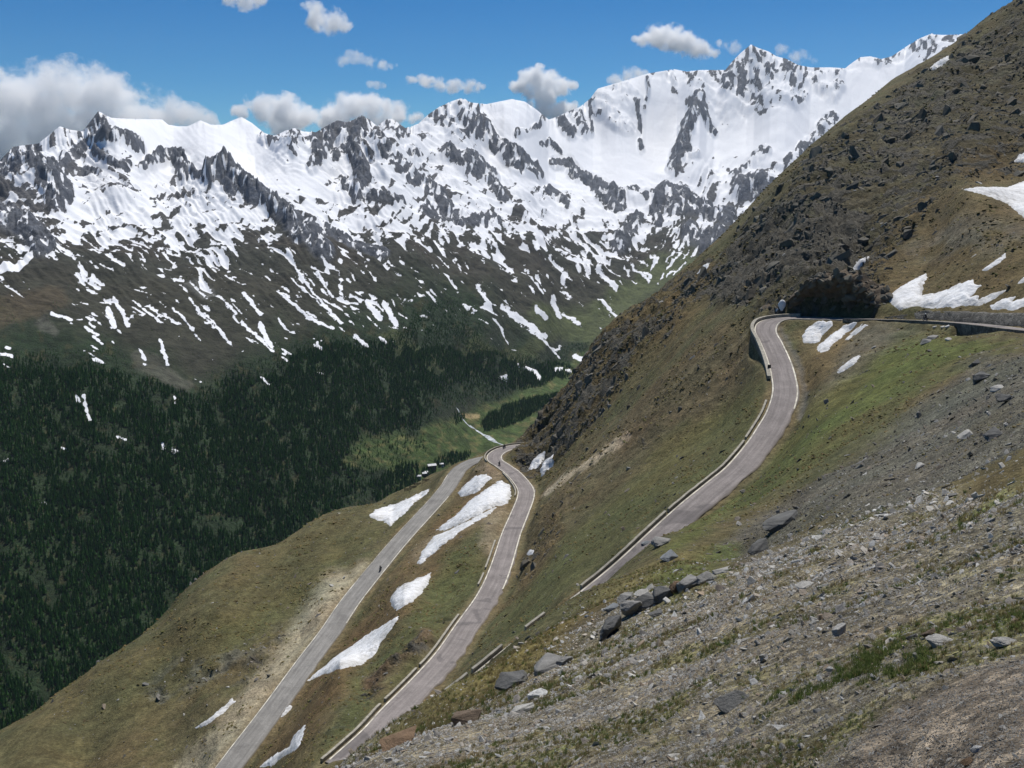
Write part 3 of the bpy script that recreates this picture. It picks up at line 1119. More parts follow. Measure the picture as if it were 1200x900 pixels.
# embankment wall left of the S-bend: parapet on top of a dark retaining wall
ib = int(np.argmin(np.where(y < 396, x, 9e9)))
sel = (n_ >= ib - 14) & (y < 446)
c = sub(C, sel)
pyc = pix_of(c)[1]
hgt = 6.5 * smooth(446, 415, pyc) + 0.4
o = wall("retaining_wall", c, offr, 0.7, c[:, 2] + 0.05, c[:, 2] - hgt, MAT_MASON)
wall("coping", c, offr, 0.8, c[:, 2] + 0.75, c[:, 2] + 0.05, MAT_WALL, o, 0.05)
tag(o, "dark shaded retaining wall with pale coping on the left of the S-bend", "wall")
# wall carrying the straight stretch of road on the camera side
sel = (x > 1000) & (n_ > 4) & (n_ < ib)
c = sub(C, sel)
xc = pix_of(c)[0]
hg = 0.9 + 3.4 * smooth(1138, 1150, xc) * (1 - smooth(1190, 1215, xc)) + 0.7 * smooth(1090, 1140, xc)
o = wall("retaining_wall", c, w / 2 + 0.45, 0.6, c[:, 2] + 0.28, c[:, 2] - hg, MAT_MASON)
tag(o, "long dark stone wall in shade carrying the upper road above the green grass", "wall")
# masonry wall behind the straight stretch
sel = (x > 1018) & (n_ < ib)
c = sub(C, sel)
xc = pix_of(c)[0]
hh_ = 0.4 + 1.7 * smooth(1018, 1060, xc) + 0.8 * smooth(1120, 1200, xc)
hh_ = hh_ + 0.35 * fbm(np.arange(len(c)) * 0.3, np.zeros(len(c)), 89, 3)
rows = []
for q, (back, up) in enumerate(((0.0, -0.5), (0.25, 0.15), (0.6, 0.4), (0.9, 0.65), (1.2, 0.85), (1.45, 1.0), (2.6, 1.03), (3.6, 0.2))):
    wj = 0.35 * fbm(np.arange(len(c)) * 0.45, np.full(len(c), q * 1.7), 90, 2)
    p = offset(c, -w / 2 - 0.9 - back * hh_ * 0.55 + np.clip(wj, -0.3, 0.3))
    p[:, 2] = c[:, 2] + up * hh_
    rows.append(p)
V = np.stack(rows, 1)
idx = np.arange(V.shape[0] * V.shape[1]).reshape(V.shape[:2])
o = link_mesh("retaining_wall", V.reshape(-1, 3), np.stack([idx[:-1, :-1], idx[1:, :-1], idx[1:, 1:], idx[:-1, 1:]], -1).reshape(-1, 4), mat_masonry("grey_rubble", (0.135, 0.13, 0.115), 1.3))
tag(o, "grey leaning rubble wall holding the brown slope behind the upper road, below snow", "wall")

# rock cut behind the bend: overhanging broken rock
sel = (x > 908) & (x < 1022) & (n_ < ib + 4)
c = sub(C, sel)
xc = pix_of(c)[0]
nA, nV = len(c) * 3, 34
ci = np.stack([np.interp(np.linspace(0, len(c) - 1, nA), np.arange(len(c)), c[:, k]) for k in range(3)], 1)
xi = np.interp(np.linspace(0, len(c) - 1, nA), np.arange(len(c)), xc)
Ht = 0.5 + smooth(906, 940, xi) * (1 - smooth(978, 1024, xi)) * (9.6 + 5.0 * fbm(np.arange(nA) * 0.06, np.zeros(nA), 81, 4, 0.65))
V = []
al = np.arange(nA) / 3.0
for j in range(nV + 6):
    v = min(1.0, j / nV)
    ov = -3.0 - 0.9 * v + 3.0 * smooth(0.35, 0.95, v) * (Ht / 10)
    zz = v * Ht
    nz1 = ridged(al * 0.16, zz * 0.10, 82, 4, 0.6) - 0.5
    nz2 = perlin(al * 0.9, zz * 0.8, 86)
    ov = ov + 3.4 * nz1 + 0.9 * nz2 + 0.5 * perlin(al * 2.2, zz * 0.35, 87)
    if j > nV:
        ov = ov - (j - nV) * 1.1
        zz = zz + 0.25 * (j - nV) + 0.4 * nz2
    p = offset(ci, -w / 2 - 0.4 + np.minimum(ov, 0.2))
    p[:, 2] = ci[:, 2] - 0.6 + zz
    V.append(p)
V = np.stack(V, 1)
idx = np.arange(V.shape[0] * V.shape[1]).reshape(V.shape[:2])
f = np.stack([idx[:-1, :-1], idx[1:, :-1], idx[1:, 1:], idx[:-1, 1:]], -1).reshape(-1, 4)
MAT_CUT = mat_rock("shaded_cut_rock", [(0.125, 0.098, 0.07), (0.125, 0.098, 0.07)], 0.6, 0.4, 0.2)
CUTV = V
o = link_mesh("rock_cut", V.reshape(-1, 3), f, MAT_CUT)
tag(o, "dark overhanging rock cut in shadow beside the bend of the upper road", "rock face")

# ------------------------------------------------------------------ far side: valley, forest slope, snow mountains
SKYL = [(-700, 150, 5200), (-450, 170, 4900), (-250, 160, 4700), (-100, 185, 4500), (-40, 205, 4350), (0, 188, 4300), (15, 172, 4300), (45, 168, 4350), (70, 148, 4400), (82, 152, 4450), (97, 154, 4500), (106, 142, 4500), (115, 130, 4500), (130, 138, 4600), (150, 139, 5000),
        (190, 140, 5200), (197, 146, 5200), (208, 148, 5200), (220, 148, 5200), (235, 141, 5300), (247, 146, 5300), (258, 148, 5300), (270, 142, 5400), (283, 137, 5400), (295, 144, 5400), (310, 156, 5300), (322, 159, 5200), (335, 153, 5100), (345, 150, 5000), (355, 154, 5000),
        (370, 155, 5000), (385, 146, 5000), (395, 141, 5000), (407, 143, 5000), (417, 139, 5000), (425, 134, 5000), (433, 140, 5050), (442, 148, 5100), (452, 140, 5200), (460, 139, 5250), (475, 150, 5400), (490, 145, 5700),
        (502, 134, 5800), (515, 125, 5900), (528, 119, 6000), (540, 115, 6000), (552, 120, 6100), (570, 122, 6400), (585, 119, 6600), (600, 116, 6700), (615, 119, 6800), (628, 128, 6900), (643, 140, 7100), (652, 137, 7400),
        (665, 131, 7600), (680, 125, 7800), (692, 115, 7900), (700, 104, 8000), (720, 98, 8200), (740, 92, 8300), (760, 86, 8500), (772, 84, 8600), (790, 81, 8700), (805, 84, 8800), (820, 82, 8800), (850, 82, 8900), (858, 72, 8950),
        (868, 62, 9000), (880, 52, 9000), (888, 56, 9000), (900, 60, 9050), (910, 66, 9100), (922, 69, 9150), (935, 76, 9200), (950, 79, 9300), (975, 79, 9500), (990, 80, 9600), (998, 74, 9700), (1008, 67, 9800), (1020, 66, 9850), (1033, 69, 9900),
        (1045, 66, 10000), (1060, 56, 10100), (1075, 46, 10200), (1090, 40, 10300), (1105, 41, 10350), (1130, 40, 10400), (1180, 50, 10500), (1300, 60, 10500), (1500, 90, 10000), (1900, 120, 9000)]
FAR = [
    (-60, 800, 1330), (0, 850, 1260), (0, 750, 1400), (0, 650, 1560), (0, 550, 1730), (0, 450, 1960), (0, 390, 2180), (0, 340, 2450), (0, 300, 2720), (0, 250, 3200), (0, 215, 3700),
    (100, 760, 1370), (100, 600, 1640), (100, 450, 1960), (100, 360, 2380), (100, 300, 2800), (100, 240, 3400), (100, 190, 4000),
    (200, 700, 1470), (200, 600, 1640), (200, 500, 1850), (200, 440, 2060), (200, 370, 2380), (200, 300, 2900), (200, 245, 3550), (200, 190, 4500),
    (300, 640, 1630), (300, 520, 1880), (300, 430, 2130), (300, 360, 2500), (300, 290, 3000), (290, 222, 3550), (300, 200, 4400), (285, 165, 5000),
    (400, 580, 1820), (400, 500, 2000), (400, 420, 2260), (400, 350, 2620), (400, 300, 3000), (400, 245, 3700), (400, 200, 4350), (420, 160, 4800),
    (470, 545, 2030), (500, 552, 2060), (450, 560, 1960), (500, 500, 2180), (500, 450, 2350), (500, 400, 2620), (500, 350, 2900), (500, 300, 3300), (500, 250, 4000), (500, 200, 4900), (520, 160, 5500),
    (560, 500, 2440), (545, 530, 2230), (600, 470, 2720), (580, 515, 2350), (570, 450, 2650), (570, 400, 2850), (570, 350, 3150), (570, 300, 3700), (570, 250, 4400), (570, 200, 5500), (570, 160, 6100),
    (650, 420, 3200), (640, 390, 3250), (640, 340, 3650), (640, 300, 4150), (640, 260, 4900), (640, 220, 5900), (640, 180, 6700), (640, 160, 7000),
    (690, 390, 3500), (700, 350, 3900), (700, 310, 4400), (700, 270, 5100), (700, 230, 6000), (700, 190, 6900), (700, 160, 7450), (690, 140, 7700),
    (740, 340, 4200), (790, 305, 4650), (760, 290, 4900), (760, 260, 5500), (760, 230, 6100), (760, 190, 7000), (760, 150, 7800), (760, 115, 8200),
    (830, 290, 5100), (800, 260, 5500), (800, 220, 6300), (800, 190, 6900), (815, 128, 7500), (800, 150, 7900), (830, 170, 7600), (880, 240, 6200), (880, 200, 6900), (880, 160, 7800), (880, 120, 8400), (880, 90, 8750),
    (950, 200, 7200), (950, 150, 8100), (950, 115, 8800), (1000, 130, 8700), (1050, 100, 9400), (1010, 95, 9300),
    # hidden behind the near hillside: the other flank of the valley
    (600, 560, 2100), (650, 500, 2450), (700, 470, 2700), (760, 420, 3100), (820, 380, 3600), (900, 330, 4300), (900, 500, 2200), (1000, 420, 2600), (1200, 420, 2600), (1200, 300, 4300), (1100, 200, 7000), (1300, 150, 8500), (1600, 300, 4000),
    (400, 700, 1500), (600, 700, 1500), (900, 700, 1500), (1300, 700, 1500), (300, 800, 1300), (-300, 850, 1250), (-300, 600, 1650), (-300, 400, 2150), (-300, 300, 2800), (-300, 240, 3600), (-700, 800, 1300), (-700, 400, 2200), (-700, 250, 3500),
]
PF, VF = [], []
TH_F = 7.0
for px, py, D in FAR:
    th, t = pix2pol(px, py)
    PF.append((th * TH_F, math.log(D)))
    VF.append(t)
sk_th, sk_t = pix2pol([s[0] for s in SKYL], [s[1] for s in SKYL])
sk_D = np.array([s[2] for s in SKYL], float)
for px, py, D in SKYL[::3]:
    th, t = pix2pol(px, py)
    PF.append((th * TH_F, math.log(D)))
    VF.append(t)
    PF.append((th * TH_F, math.log(D * 1.15)))
    VF.append(t - 0.05)
    PF.append((th * TH_F, math.log(D * 1.4)))
    VF.append(t - 0.10)
tpf = TPS(PF, VF, 1e-3)
FA, FR_ = 1080, 620
_in = np.radians(np.linspace(-28.2, 24.5, FA))
_o1 = np.radians(np.linspace(0, 1, 30)[1:] ** 1.3 * 22)
FTH = np.r_[(-_o1 + _in[0])[::-1], _in, _o1 + _in[-1]]
FEND = np.interp(FTH, sk_th, sk_D) * 1.16
FEND = np.convolve(np.pad(FEND, 30, mode='edge'), np.ones(61) / 61, 'valid')
FS = np.linspace(0, 1, FR_ + 1)
FRR = 1050 * (FEND[:, None] / 1050) ** FS[None, :]
FT2 = np.repeat(FTH[:, None], FR_ + 1, 1)
gx = np.linspace(FTH[0], FTH[-1], 240)
gy = np.linspace(math.log(1050), math.log(FEND.max()) + .01, 220)
GX, GY = np.meshgrid(gx, gy, indexing='ij')
G = tpf(np.stack([GX.ravel() * TH_F, GY.ravel()], 1)).reshape(GX.shape)
FT = bilin(G, gx, gy, FT2.ravel(), np.log(FRR.ravel())).reshape(FRR.shape)
fpx, fpy = pol2pix(FT2, FT)
FX, FY = FRR * np.sin(FT2), FRR * np.cos(FT2)
FZ = FT * FRR

# how much of the ground is under snow (transcribed), as a smooth field along the slopes
SNOWC = [(170, 145, 1.1), (260, 160, 1.1), (300, 180, 1.05), (230, 185, .95), (130, 215, .85), (90, 185, .8), (60, 250, .62), (15, 230, .3), (20, 310, .55), (150, 245, .7), (220, 255, .62), (100, 290, .5), (200, 300, .38), (280, 190, 1.0), (300, 215, .95),
         (350, 220, .98), (345, 190, .8), (300, 280, .35), (350, 270, .3), (240, 280, .5), (30, 345, .12), (100, 350, .12), (150, 380, .14), (250, 345, .16), (350, 330, .25), (200, 425, .01), (100, 430, .02), (0, 430, .02), (320, 390, .16), (420, 340, .3), (380, 260, .5),
         (390, 235, .85), (440, 285, .45), (400, 300, .35), (445, 200, .7), (470, 235, .72), (430, 250, .6), (520, 225, .8), (520, 270, .5), (480, 320, .32), (550, 310, .32), (500, 385, .05), (560, 360, .12), (610, 385, .10), (590, 270, .5), (620, 310, .25), (650, 345, .22),
         (700, 330, .22), (560, 230, .85), (620, 225, .85), (660, 250, .68), (690, 280, .5), (730, 300, .35), (650, 190, 1.05), (720, 195, 1.1), (760, 175, 1.1), (700, 150, .95), (740, 205, 1.0), (800, 235, .6), (850, 185, .95), (900, 150, 1.05), (950, 130, 1.05), (860, 250, .35),
         (830, 295, .28), (770, 285, .5), (910, 205, .72), (1000, 100, 1.05), (740, 250, .72), (600, 150, .95), (580, 125, .95), (500, 160, .7), (540, 150, .7), (690, 400, .02), (560, 450, -.1), (300, 470, -.05), (100, 600, -.1), (600, 500, -.1), (700, 380, .06), (760, 320, .12),
         (1100, 100, .9), (1300, 200, .6), (-200, 200, .7), (-200, 400, .02), (850, 110, .6), (930, 90, .7), (1080, 60, .7), (780, 120, .95), (660, 120, .8), (100, 140, .6), (420, 160, .5), (0, 180, .6), (800, 95, .95), (890, 75, .6)]
tsn = TPS([(a / 100, b / 60) for a, b, c in SNOWC], [c for a, b, c in SNOWC], 0.02)
snc = tsn(np.stack([np.clip(fpx, -300, 1300).ravel() / 100, np.clip(fpy, 20, 700).ravel() / 60], 1)).reshape(fpx.shape)
snc[fpy > 520] = -0.2

# rock ribs and crags: (points, half width, snow cover there, height in metres)
RIBS = [
    ([(0, 200), (30, 182), (55, 205), (72, 232)], 16, .12, 50), ([(0, 250), (25, 262), (50, 290)], 18, .12, 30), ([(5, 178), (40, 172), (70, 152)], 4, .3, 15),
    ([(95, 156), (125, 160), (152, 168), (165, 178)], 6, .05, 40), ([(110, 172), (130, 186), (150, 194)], 5, .08, 25), ([(75, 185), (90, 172), (100, 160)], 7, .25, 20), ([(103, 150), (114, 133), (124, 150)], 8, .5, 20),
    ([(168, 196), (190, 190), (204, 186), (216, 208)], 7, .05, 45), ([(210, 182), (222, 200), (238, 216)], 5, .15, 30), ([(145, 165), (165, 172)], 4, .2, 15), ([(100, 195), (115, 198)], 6, .2, 10), ([(140, 218), (152, 220)], 5, .15, 10),
    ([(246, 212), (264, 206), (290, 224), (318, 244), (342, 262)], 9, .0, 80), ([(262, 208), (270, 225)], 8, .0, 30), ([(290, 226), (300, 236)], 10, .02, 20), ([(342, 262), (352, 282), (380, 300)], 12, .1, 40),
    ([(310, 162), (330, 170), (345, 180)], 8, .35, 30), ([(345, 152), (352, 170)], 6, .35, 25), ([(366, 158), (372, 180), (366, 200)], 7, .12, 40), ([(388, 146), (384, 170), (376, 190)], 8, .2, 35),
    ([(398, 142), (404, 165), (396, 190)], 9, .3, 35), ([(424, 135), (420, 160), (412, 185)], 11, .25, 50), ([(460, 140), (470, 160), (485, 185)], 10, .4, 35), ([(420, 195), (425, 215), (418, 235)], 10, .05, 50), ([(440, 165), (460, 190), (475, 205)], 9, .35, 30),
    ([(400, 225), (415, 232), (440, 236), (470, 242)], 6, .15, 30), ([(482, 212), (498, 222), (515, 238), (525, 250)], 8, .1, 40), ([(525, 185), (545, 195), (560, 205), (575, 212)], 9, .1, 45), ([(550, 190), (562, 200), (580, 222), (592, 236)], 7, .05, 45),
    ([(505, 132), (520, 140), (535, 160)], 10, .5, 30), ([(540, 116), (546, 140), (555, 158)], 9, .42, 45), ([(552, 160), (575, 170), (600, 182), (615, 196)], 9, .06, 55), ([(590, 178), (606, 192), (620, 200)], 10, .02, 45), ([(618, 196), (632, 210)], 6, .05, 30), ([(606, 160), (640, 152)], 4, .35, 15),
    ([(634, 174), (646, 177), (658, 180)], 2.6, .0, 15), ([(652, 193), (668, 190), (678, 205)], 7, .05, 35), ([(672, 205), (700, 214), (716, 222)], 8, .02, 45), ([(700, 222), (712, 232), (726, 242)], 9, .0, 45), ([(726, 230), (745, 228), (760, 236)], 6, .1, 30), ([(640, 225), (655, 232), (665, 245)], 5, .2, 20),
    ([(646, 140), (660, 150), (670, 158)], 7, .08, 50), ([(668, 130), (678, 145), (686, 160)], 6, .25, 40), ([(690, 118), (692, 140), (694, 162)], 2, .05, 30), ([(700, 130), (720, 145), (735, 152)], 10, .62, 30), ([(700, 110), (720, 120), (745, 130)], 12, .72, 20), ([(758, 100), (760, 115), (757, 125)], 2, .1, 25),
    ([(745, 128), (750, 145), (750, 158)], 3, .1, 30), ([(750, 168), (752, 178)], 3.4, .1, 20), ([(790, 84), (805, 92)], 4, .3, 15), ([(765, 92), (780, 105), (790, 112)], 4, .45, 15),
    ([(819, 120), (810, 140), (802, 160), (795, 185)], 8, .12, 90), ([(820, 122), (828, 142), (836, 156)], 5, .15, 60), ([(795, 185), (788, 200)], 7, .08, 50), ([(805, 172), (815, 180)], 7, .35, 20),
    ([(880, 56), (868, 72), (855, 88), (850, 108)], 9, .5, 60), ([(880, 56), (885, 80), (880, 110)], 11, .52, 60), ([(855, 85), (852, 108)], 7, .15, 40), ([(870, 90), (868, 112)], 6, .2, 30), ([(900, 62), (905, 85), (895, 112)], 9, .58, 50), ([(925, 72), (930, 95), (935, 120)], 10, .5, 50), ([(950, 80), (955, 100), (965, 110)], 10, .6, 40), ([(980, 82), (982, 100), (975, 112)], 8, .6, 40),
    ([(1040, 70), (1060, 62), (1090, 48)], 9, .5, 40), ([(1008, 70), (1030, 76)], 5, .5, 25),
    ([(860, 205), (880, 190), (898, 178)], 6, .3, 30), ([(925, 195), (940, 180), (960, 158), (975, 140)], 9, .4, 45), ([(868, 222), (885, 215), (900, 225), (905, 240)], 12, .12, 60), ([(935, 205), (950, 190)], 9, .3, 40),
    ([(770, 240), (782, 225), (800, 228)], 12, .05, 60), ([(790, 245), (812, 240), (830, 250), (850, 258)], 14, .08, 60), ([(745, 262), (735, 275), (725, 285)], 10, .3, 40), ([(810, 280), (825, 290), (842, 285)], 14, .1, 40), ([(770, 262), (765, 250)], 6, .1, 30),
    ([(320, 240), (350, 262), (400, 280), (450, 300)], 8, .2, 20), ([(500, 250), (540, 262), (580, 262)], 10, .2, 20),
]
jx = 3.0 * fbm(FX * 0.006, FY * 0.006, 101, 3)
jy = 3.0 * fbm(FX * 0.006, FY * 0.006, 105, 3)
RIBM = np.zeros(fpx.shape)
RIBH = np.zeros(fpx.shape)
vis_ok = (FT2 > -0.52) & (FT2 < 0.45)
for pts, w, s_, h_ in RIBS:
    Pn = np.asarray(pts, float)
    mk = vis_ok & (fpx > Pn[:, 0].min() - 3 * w) & (fpx < Pn[:, 0].max() + 3 * w) & (fpy > Pn[:, 1].min() - 3 * w) & (fpy < Pn[:, 1].max() + 3 * w)
    if not mk.any():
        continue
    d = strokedist(fpx[mk] + jx[mk] * min(1, w / 6), fpy[mk] + jy[mk] * min(1, w / 6), pts)
    k = 1 - smooth(w * 0.65, w * 1.25, d)
    snc[mk] = snc[mk] * (1 - k) + s_ * k
    RIBM[mk] = np.maximum(RIBM[mk], k * (1 - 0.6 * s_))
    RIBH[mk] = np.maximum(RIBH[mk], h_ * (1 - smooth(0, w * 1.5, d)))

# noise that decides where exactly snow lies: drawn out down the fall line, plus patches
ang = np.radians(np.interp(fpx.ravel(), [-200, 0, 500, 720, 800, 900, 1200], [62, 50, 40, 38, 118, 135, 120]).reshape(fpx.shape))
sx, sy = FT2 * 1200, FT * 1200          # slope-bound parameters: bearing and steepness of view, fixed to the ground
# two families of streaks (either side of the valley head)
def streak(a_deg, seed):
    a = math.radians(a_deg)
    al = sx * math.cos(a) - sy * math.sin(a) * -1 * -1
    ac = sx * math.sin(a) + sy * math.cos(a)
    wj = 7 * perlin(sx / 40, sy / 40, seed + 9)
    ln = 0.62 - 2.3 * np.abs(perlin(al / 48, (ac + wj) / 9.5, seed + 4))
    return 0.75 * ln * smooth(-0.3, 0.2, perlin(al / 26, (ac + wj) / 12, seed + 5)) + 0.55 * perlin(al / 30, (ac + wj) / 6.5, seed) * 0.6 + perlin(al / 14, (ac + wj) / 3.0, seed + 1) * 0.55 + perlin(al / 80, (ac + wj) / 22, seed + 2) * 0.45


st1 = streak(40, 110)
st2 = streak(125, 114)
wl = smooth(730, 800, fpx)
st = st1 * (1 - wl) + st2 * wl
iso = fbm(sx / 26, sy / 17, 120, 4, 0.55) * 1.2
iso2 = fbm(sx / 7, sy / 5, 126, 3, 0.6)
wst = smooth(225, 310, fpy)
isl = fbm((sx + 0.4 * sy) / 30, (sy - 0.4 * sx) / 10, 128, 4, 0.55) * 1.3
flat = (1 - smooth(255, 300, fpy)) * smooth(190, 225, fpy) * (1 - smooth(600, 720, fpx))
nz_ = (st * (0.45 + 0.5 * wst) + iso * (0.8 - 0.45 * wst)) * (1 - 0.65 * flat) + isl * flat + iso2 * 0.55
# crags: thin near-vertical gullies
wgx, wgy = sx + 5 * fbm(sx / 14, sy / 14, 300, 3), sy + 5 * fbm(sx / 14, sy / 14, 304, 3)
gul = perlin((wgx + 0.7 * wgy) / 6.5, (wgy - 0.5 * wgx) / 13, 130) * 0.6 + perlin((wgx - 0.5 * wgy) / 4.6, (wgy + 0.4 * wgx) / 9, 133) * 0.5 + fbm(wgx / 6.5, wgy / 6.5, 137, 3, 0.65) * 0.9
nz_ = nz_ * (1 - 0.65 * RIBM) + gul * 1.0 * RIBM
nz_ = nz_ / nz_[vis_ok].std()
clump = smooth(-0.45, 0.45, fbm(sx / 95, sy / 60, 135, 3))
lowm = smooth(265, 330, fpy)
cov = np.where(snc < 0.75, snc * (1 + 0.22 * (1 - lowm) - 0.68 * lowm + 0.6 * lowm * (clump - 0.4)), snc)
cov = np.where(RIBM > 0.3, np.maximum(cov, 0.20), cov)
# cover fraction -> threshold on unit noise
thr = np.interp(cov.ravel(), [-0.2, 0.0, .02, .06, .12, .2, .3, .4, .5, .6, .7, .8, .9, .97, 1.05], [-9, -3.2, -2.1, -1.6, -1.2, -.85, -.52, -.25, 0, .25, .52, .85, 1.28, 1.9, 6]).reshape(cov.shape)
SNOW = 0.5 + np.clip((nz_ + thr) * 0.55, -2, 2)

# hand-placed far snow patches and streaks on the dark slopes
FSN = [([(133, 350), (145, 372), (150, 382)], 3), ([(126, 365), (134, 385)], 4.5), ([(62, 372), (84, 380)], 3), ([(0, 318), (20, 318), (35, 305)], 6), ([(100, 388), (115, 395)], 2), ([(98, 465), (105, 490)], 2.2), ([(110, 398), (120, 404)], 2.5), ([(163, 408), (170, 420)], 2), ([(188, 400), (196, 424)], 2.4),
       ([(203, 364), (235, 400)], 1.5), ([(222, 352), (250, 385)], 1.8), ([(240, 368), (275, 408)], 1.8), ([(258, 350), (275, 368)], 2), ([(285, 345), (305, 368)], 2.4), ([(283, 375), (310, 400), (320, 412)], 2.5), ([(305, 378), (318, 405)], 3), ([(338, 303), (370, 345), (400, 378)], 2.2), ([(326, 343), (360, 370), (390, 385)], 2),
       ([(340, 325), (395, 372)], 1.2), ([(372, 320), (390, 345)], 2), ([(430, 350), (445, 372)], 4), ([(450, 355), (465, 380)], 4), ([(416, 395), (430, 405)], 3.5), ([(445, 396), (452, 402)], 2.4), ([(560, 338), (575, 360)], 3), ([(588, 362), (605, 378), (640, 398)], 3), ([(610, 385), (640, 405), (655, 420)], 1.6),
       ([(648, 350), (655, 370)], 4), ([(660, 365), (680, 382)], 2.4), ([(628, 365), (640, 374)], 1.8), ([(676, 308), (690, 325)], 2.4), ([(700, 322), (722, 342)], 2.6), ([(712, 318), (745, 335)], 2), ([(700, 355), (722, 371)], 2.4), ([(742, 318), (760, 330)], 2), ([(755, 322), (762, 326)], 3),
       ([(655, 408), (648, 412)], 2), ([(674, 418), (682, 420)], 4), ([(616, 432), (628, 436), (633, 444)], 3), ([(586, 444), (594, 446)], 3), ([(652, 433), (658, 432)], 2.5), ([(664, 434), (668, 434)], 2), ([(606, 426), (608, 430)], 1.6), ([(200, 527), (208, 530)], 2), ([(190, 518), (192, 528)], 1.4), ([(90, 465), (92, 470)], 2),
       ([(0, 418), (14, 419)], 2.6), ([(8, 408), (12, 410)], 2), ([(72, 524), (84, 530)], 1.4), ([(0, 540), (10, 538)], 1.8), ([(138, 510), (147, 514)], 1.6), ([(204, 462), (206, 472)], 1.8), ([(228, 443), (235, 445)], 1.4), ([(306, 440), (318, 452)], 1.4), ([(330, 418), (336, 422)], 1.6), ([(372, 436), (378, 438)], 1.4),
       ([(50, 590), (54, 592)], 1.2), ([(183, 556), (187, 559)], 1.2)]
for pts, w in FSN:
    Pn = np.asarray(pts, float)
    mk = vis_ok & (fpx > Pn[:, 0].min() - 12) & (fpx < Pn[:, 0].max() + 12) & (fpy > Pn[:, 1].min() - 12) & (fpy < Pn[:, 1].max() + 12)
    if mk.any():
        d = strokedist(fpx[mk], fpy[mk], pts) + 2.2 * iso2[mk] + 1.6 * st1[mk]
        SNOW[mk] = np.maximum(SNOW[mk], 0.5 + 0.22 * (w * 0.8 - d))

# relief: valley flank spurs and gullies, crags on the ribs
amp_far = smooth(1500, 4500, FRR)
mead = smooth(-8, 14, inpoly(fpx, fpy, [(420, 560), (450, 520), (520, 500), (560, 480), (640, 430), (690, 380), (780, 310), (830, 300), (800, 330), (700, 420), (640, 500), (580, 540), (500, 570)]))
rel = ridged(FX / 900 + .4 * perlin(FX / 700, FY / 700, 140), FY / 900, 141, 5, 0.55) - 0.5
rel2 = fbm(FX / 260, FY / 260, 150, 4, 0.55)
smo = 1 - 0.8 * smooth(0.8, 1.0, snc) * (1 - RIBM)
dz = (rel * 75 * amp_far * smo + rel2 * (10 + 26 * amp_far) * smo) * (1 - 0.85 * mead)
dz += st * smo * (3 + 9 * smooth(1800, 4000, FRR)) * -1.0 * (1 - mead) * smooth(420, 330, fpy)
crag = ridged((sx + .5 * sy) / 19 + .5 * perlin(sx / 11, sy / 11, 161), (sy - .4 * sx) / 19 + .5 * perlin(sx / 12, sy / 12, 166), 162, 5, 0.6) - 0.5
dz += RIBH * (0.62 + 0.5 * crag) + RIBM * (crag * 26 - gul * 5) * smooth(3000, 6000, FRR) + RIBM * crag * 14
FZ = FZ + dz
# pin the skyline: bring each bearing's crest to the measured height
tt = FZ / FRR
target = np.interp(FTH, sk_th, sk_t)
skyD = np.interp(FTH, sk_th, sk_D)
lw = np.log(FRR / skyD[:, None])
wgt = np.exp(-(lw / 0.10) ** 2)
for it in range(4):
    mx = tt.max(1)
    k = tt.argmax(1)
    corr = target - mx
    if it < 2:
        kk = np.hanning(61)
        corr = np.convolve(np.pad(corr, 30, mode='edge'), kk / kk.sum(), 'valid')
        tt = tt + corr[:, None] * wgt
    else:
        tt = tt + corr[:, None] * np.exp(-(np.log(FRR / FRR[np.arange(len(k)), k][:, None]) / 0.022) ** 2)
FZ = tt * FRR
FT = tt

# ground colours
FC = np.empty(FRR.shape + (3,))
nA_ = fbm(FX / 240, FY / 240, 170, 4)[..., None]
k1 = smooth(-0.3, 0.3, nA_)
FC[:] = lin(66, 62, 54) * (1 - k1) + lin(58, 59, 51) * k1


def fpaint(mk, rgb, k=1.0):
    a = (mk * k)[..., None]
    FC[:] = FC * (1 - a) + lin(*rgb) * a


wfx, wfy = fpx + 14 * fbm(sx / 30, sy / 30, 180, 3), fpy + 10 * fbm(sx / 30, sy / 30, 184, 3)
wtx, wty = wfx + 34 * fbm(sx / 70, sy / 60, 186, 3), wfy + 38 * fbm(sx / 60, sy / 60, 188, 3)
fpaint(smooth(290, 350, fpy), (58, 58, 46), 0.8)
fpaint(smooth(300, 200, fpy), (92, 92, 94))
fpaint(RIBM, (90, 94, 102), 0.92)
FOREST = [(-400, 400), (0, 392), (60, 388), (130, 402), (180, 432), (230, 446), (270, 432), (300, 415), (345, 395), (400, 385), (440, 372), (470, 345), (520, 335), (560, 362), (600, 398), (650, 412), (690, 404), (690, 425), (650, 432), (665, 448), (600, 462),
          (585, 478), (540, 476), (530, 482), (500, 488), (490, 512), (475, 528), (500, 545), (488, 560), (440, 575), (400, 640), (200, 800), (-100, 1000), (-400, 1000)]
fo = smooth(-34, 16, inpoly(wtx, wty, FOREST))
MEADOW = [(400, 545), (430, 505), (485, 512), (510, 492), (560, 478), (600, 465), (640, 445), (660, 425), (700, 400), (760, 380), (700, 470), (640, 520), (580, 560), (500, 600), (450, 590), (470, 555)]
me_ = smooth(-6, 8, inpoly(wfx, wfy, MEADOW))
fpaint(fo, (34, 50, 28), 0.92)
fpaint(fo * smooth(0.15, 0.4, fbm(sx / 14, sy / 14, 190, 3)), (66, 64, 40), 0.6)
fpaint(me_, (68, 84, 44), 0.95)
fpaint(me_ * smooth(0.0, 0.35, fbm(sx / 13, sy / 7, 194, 3)), (108, 104, 66), 0.75)
fpaint(1 - smooth(8, 26, strokedist(wfx, wfy, [(640, 375), (690, 385), (720, 360), (760, 335), (800, 312)])), (84, 92, 56), 0.75)
fpaint(1 - smooth(3, 12, strokedist(wfx, wfy, [(455, 395), (520, 430), (560, 405), (600, 420), (640, 400)])), (78, 84, 50), 0.6)
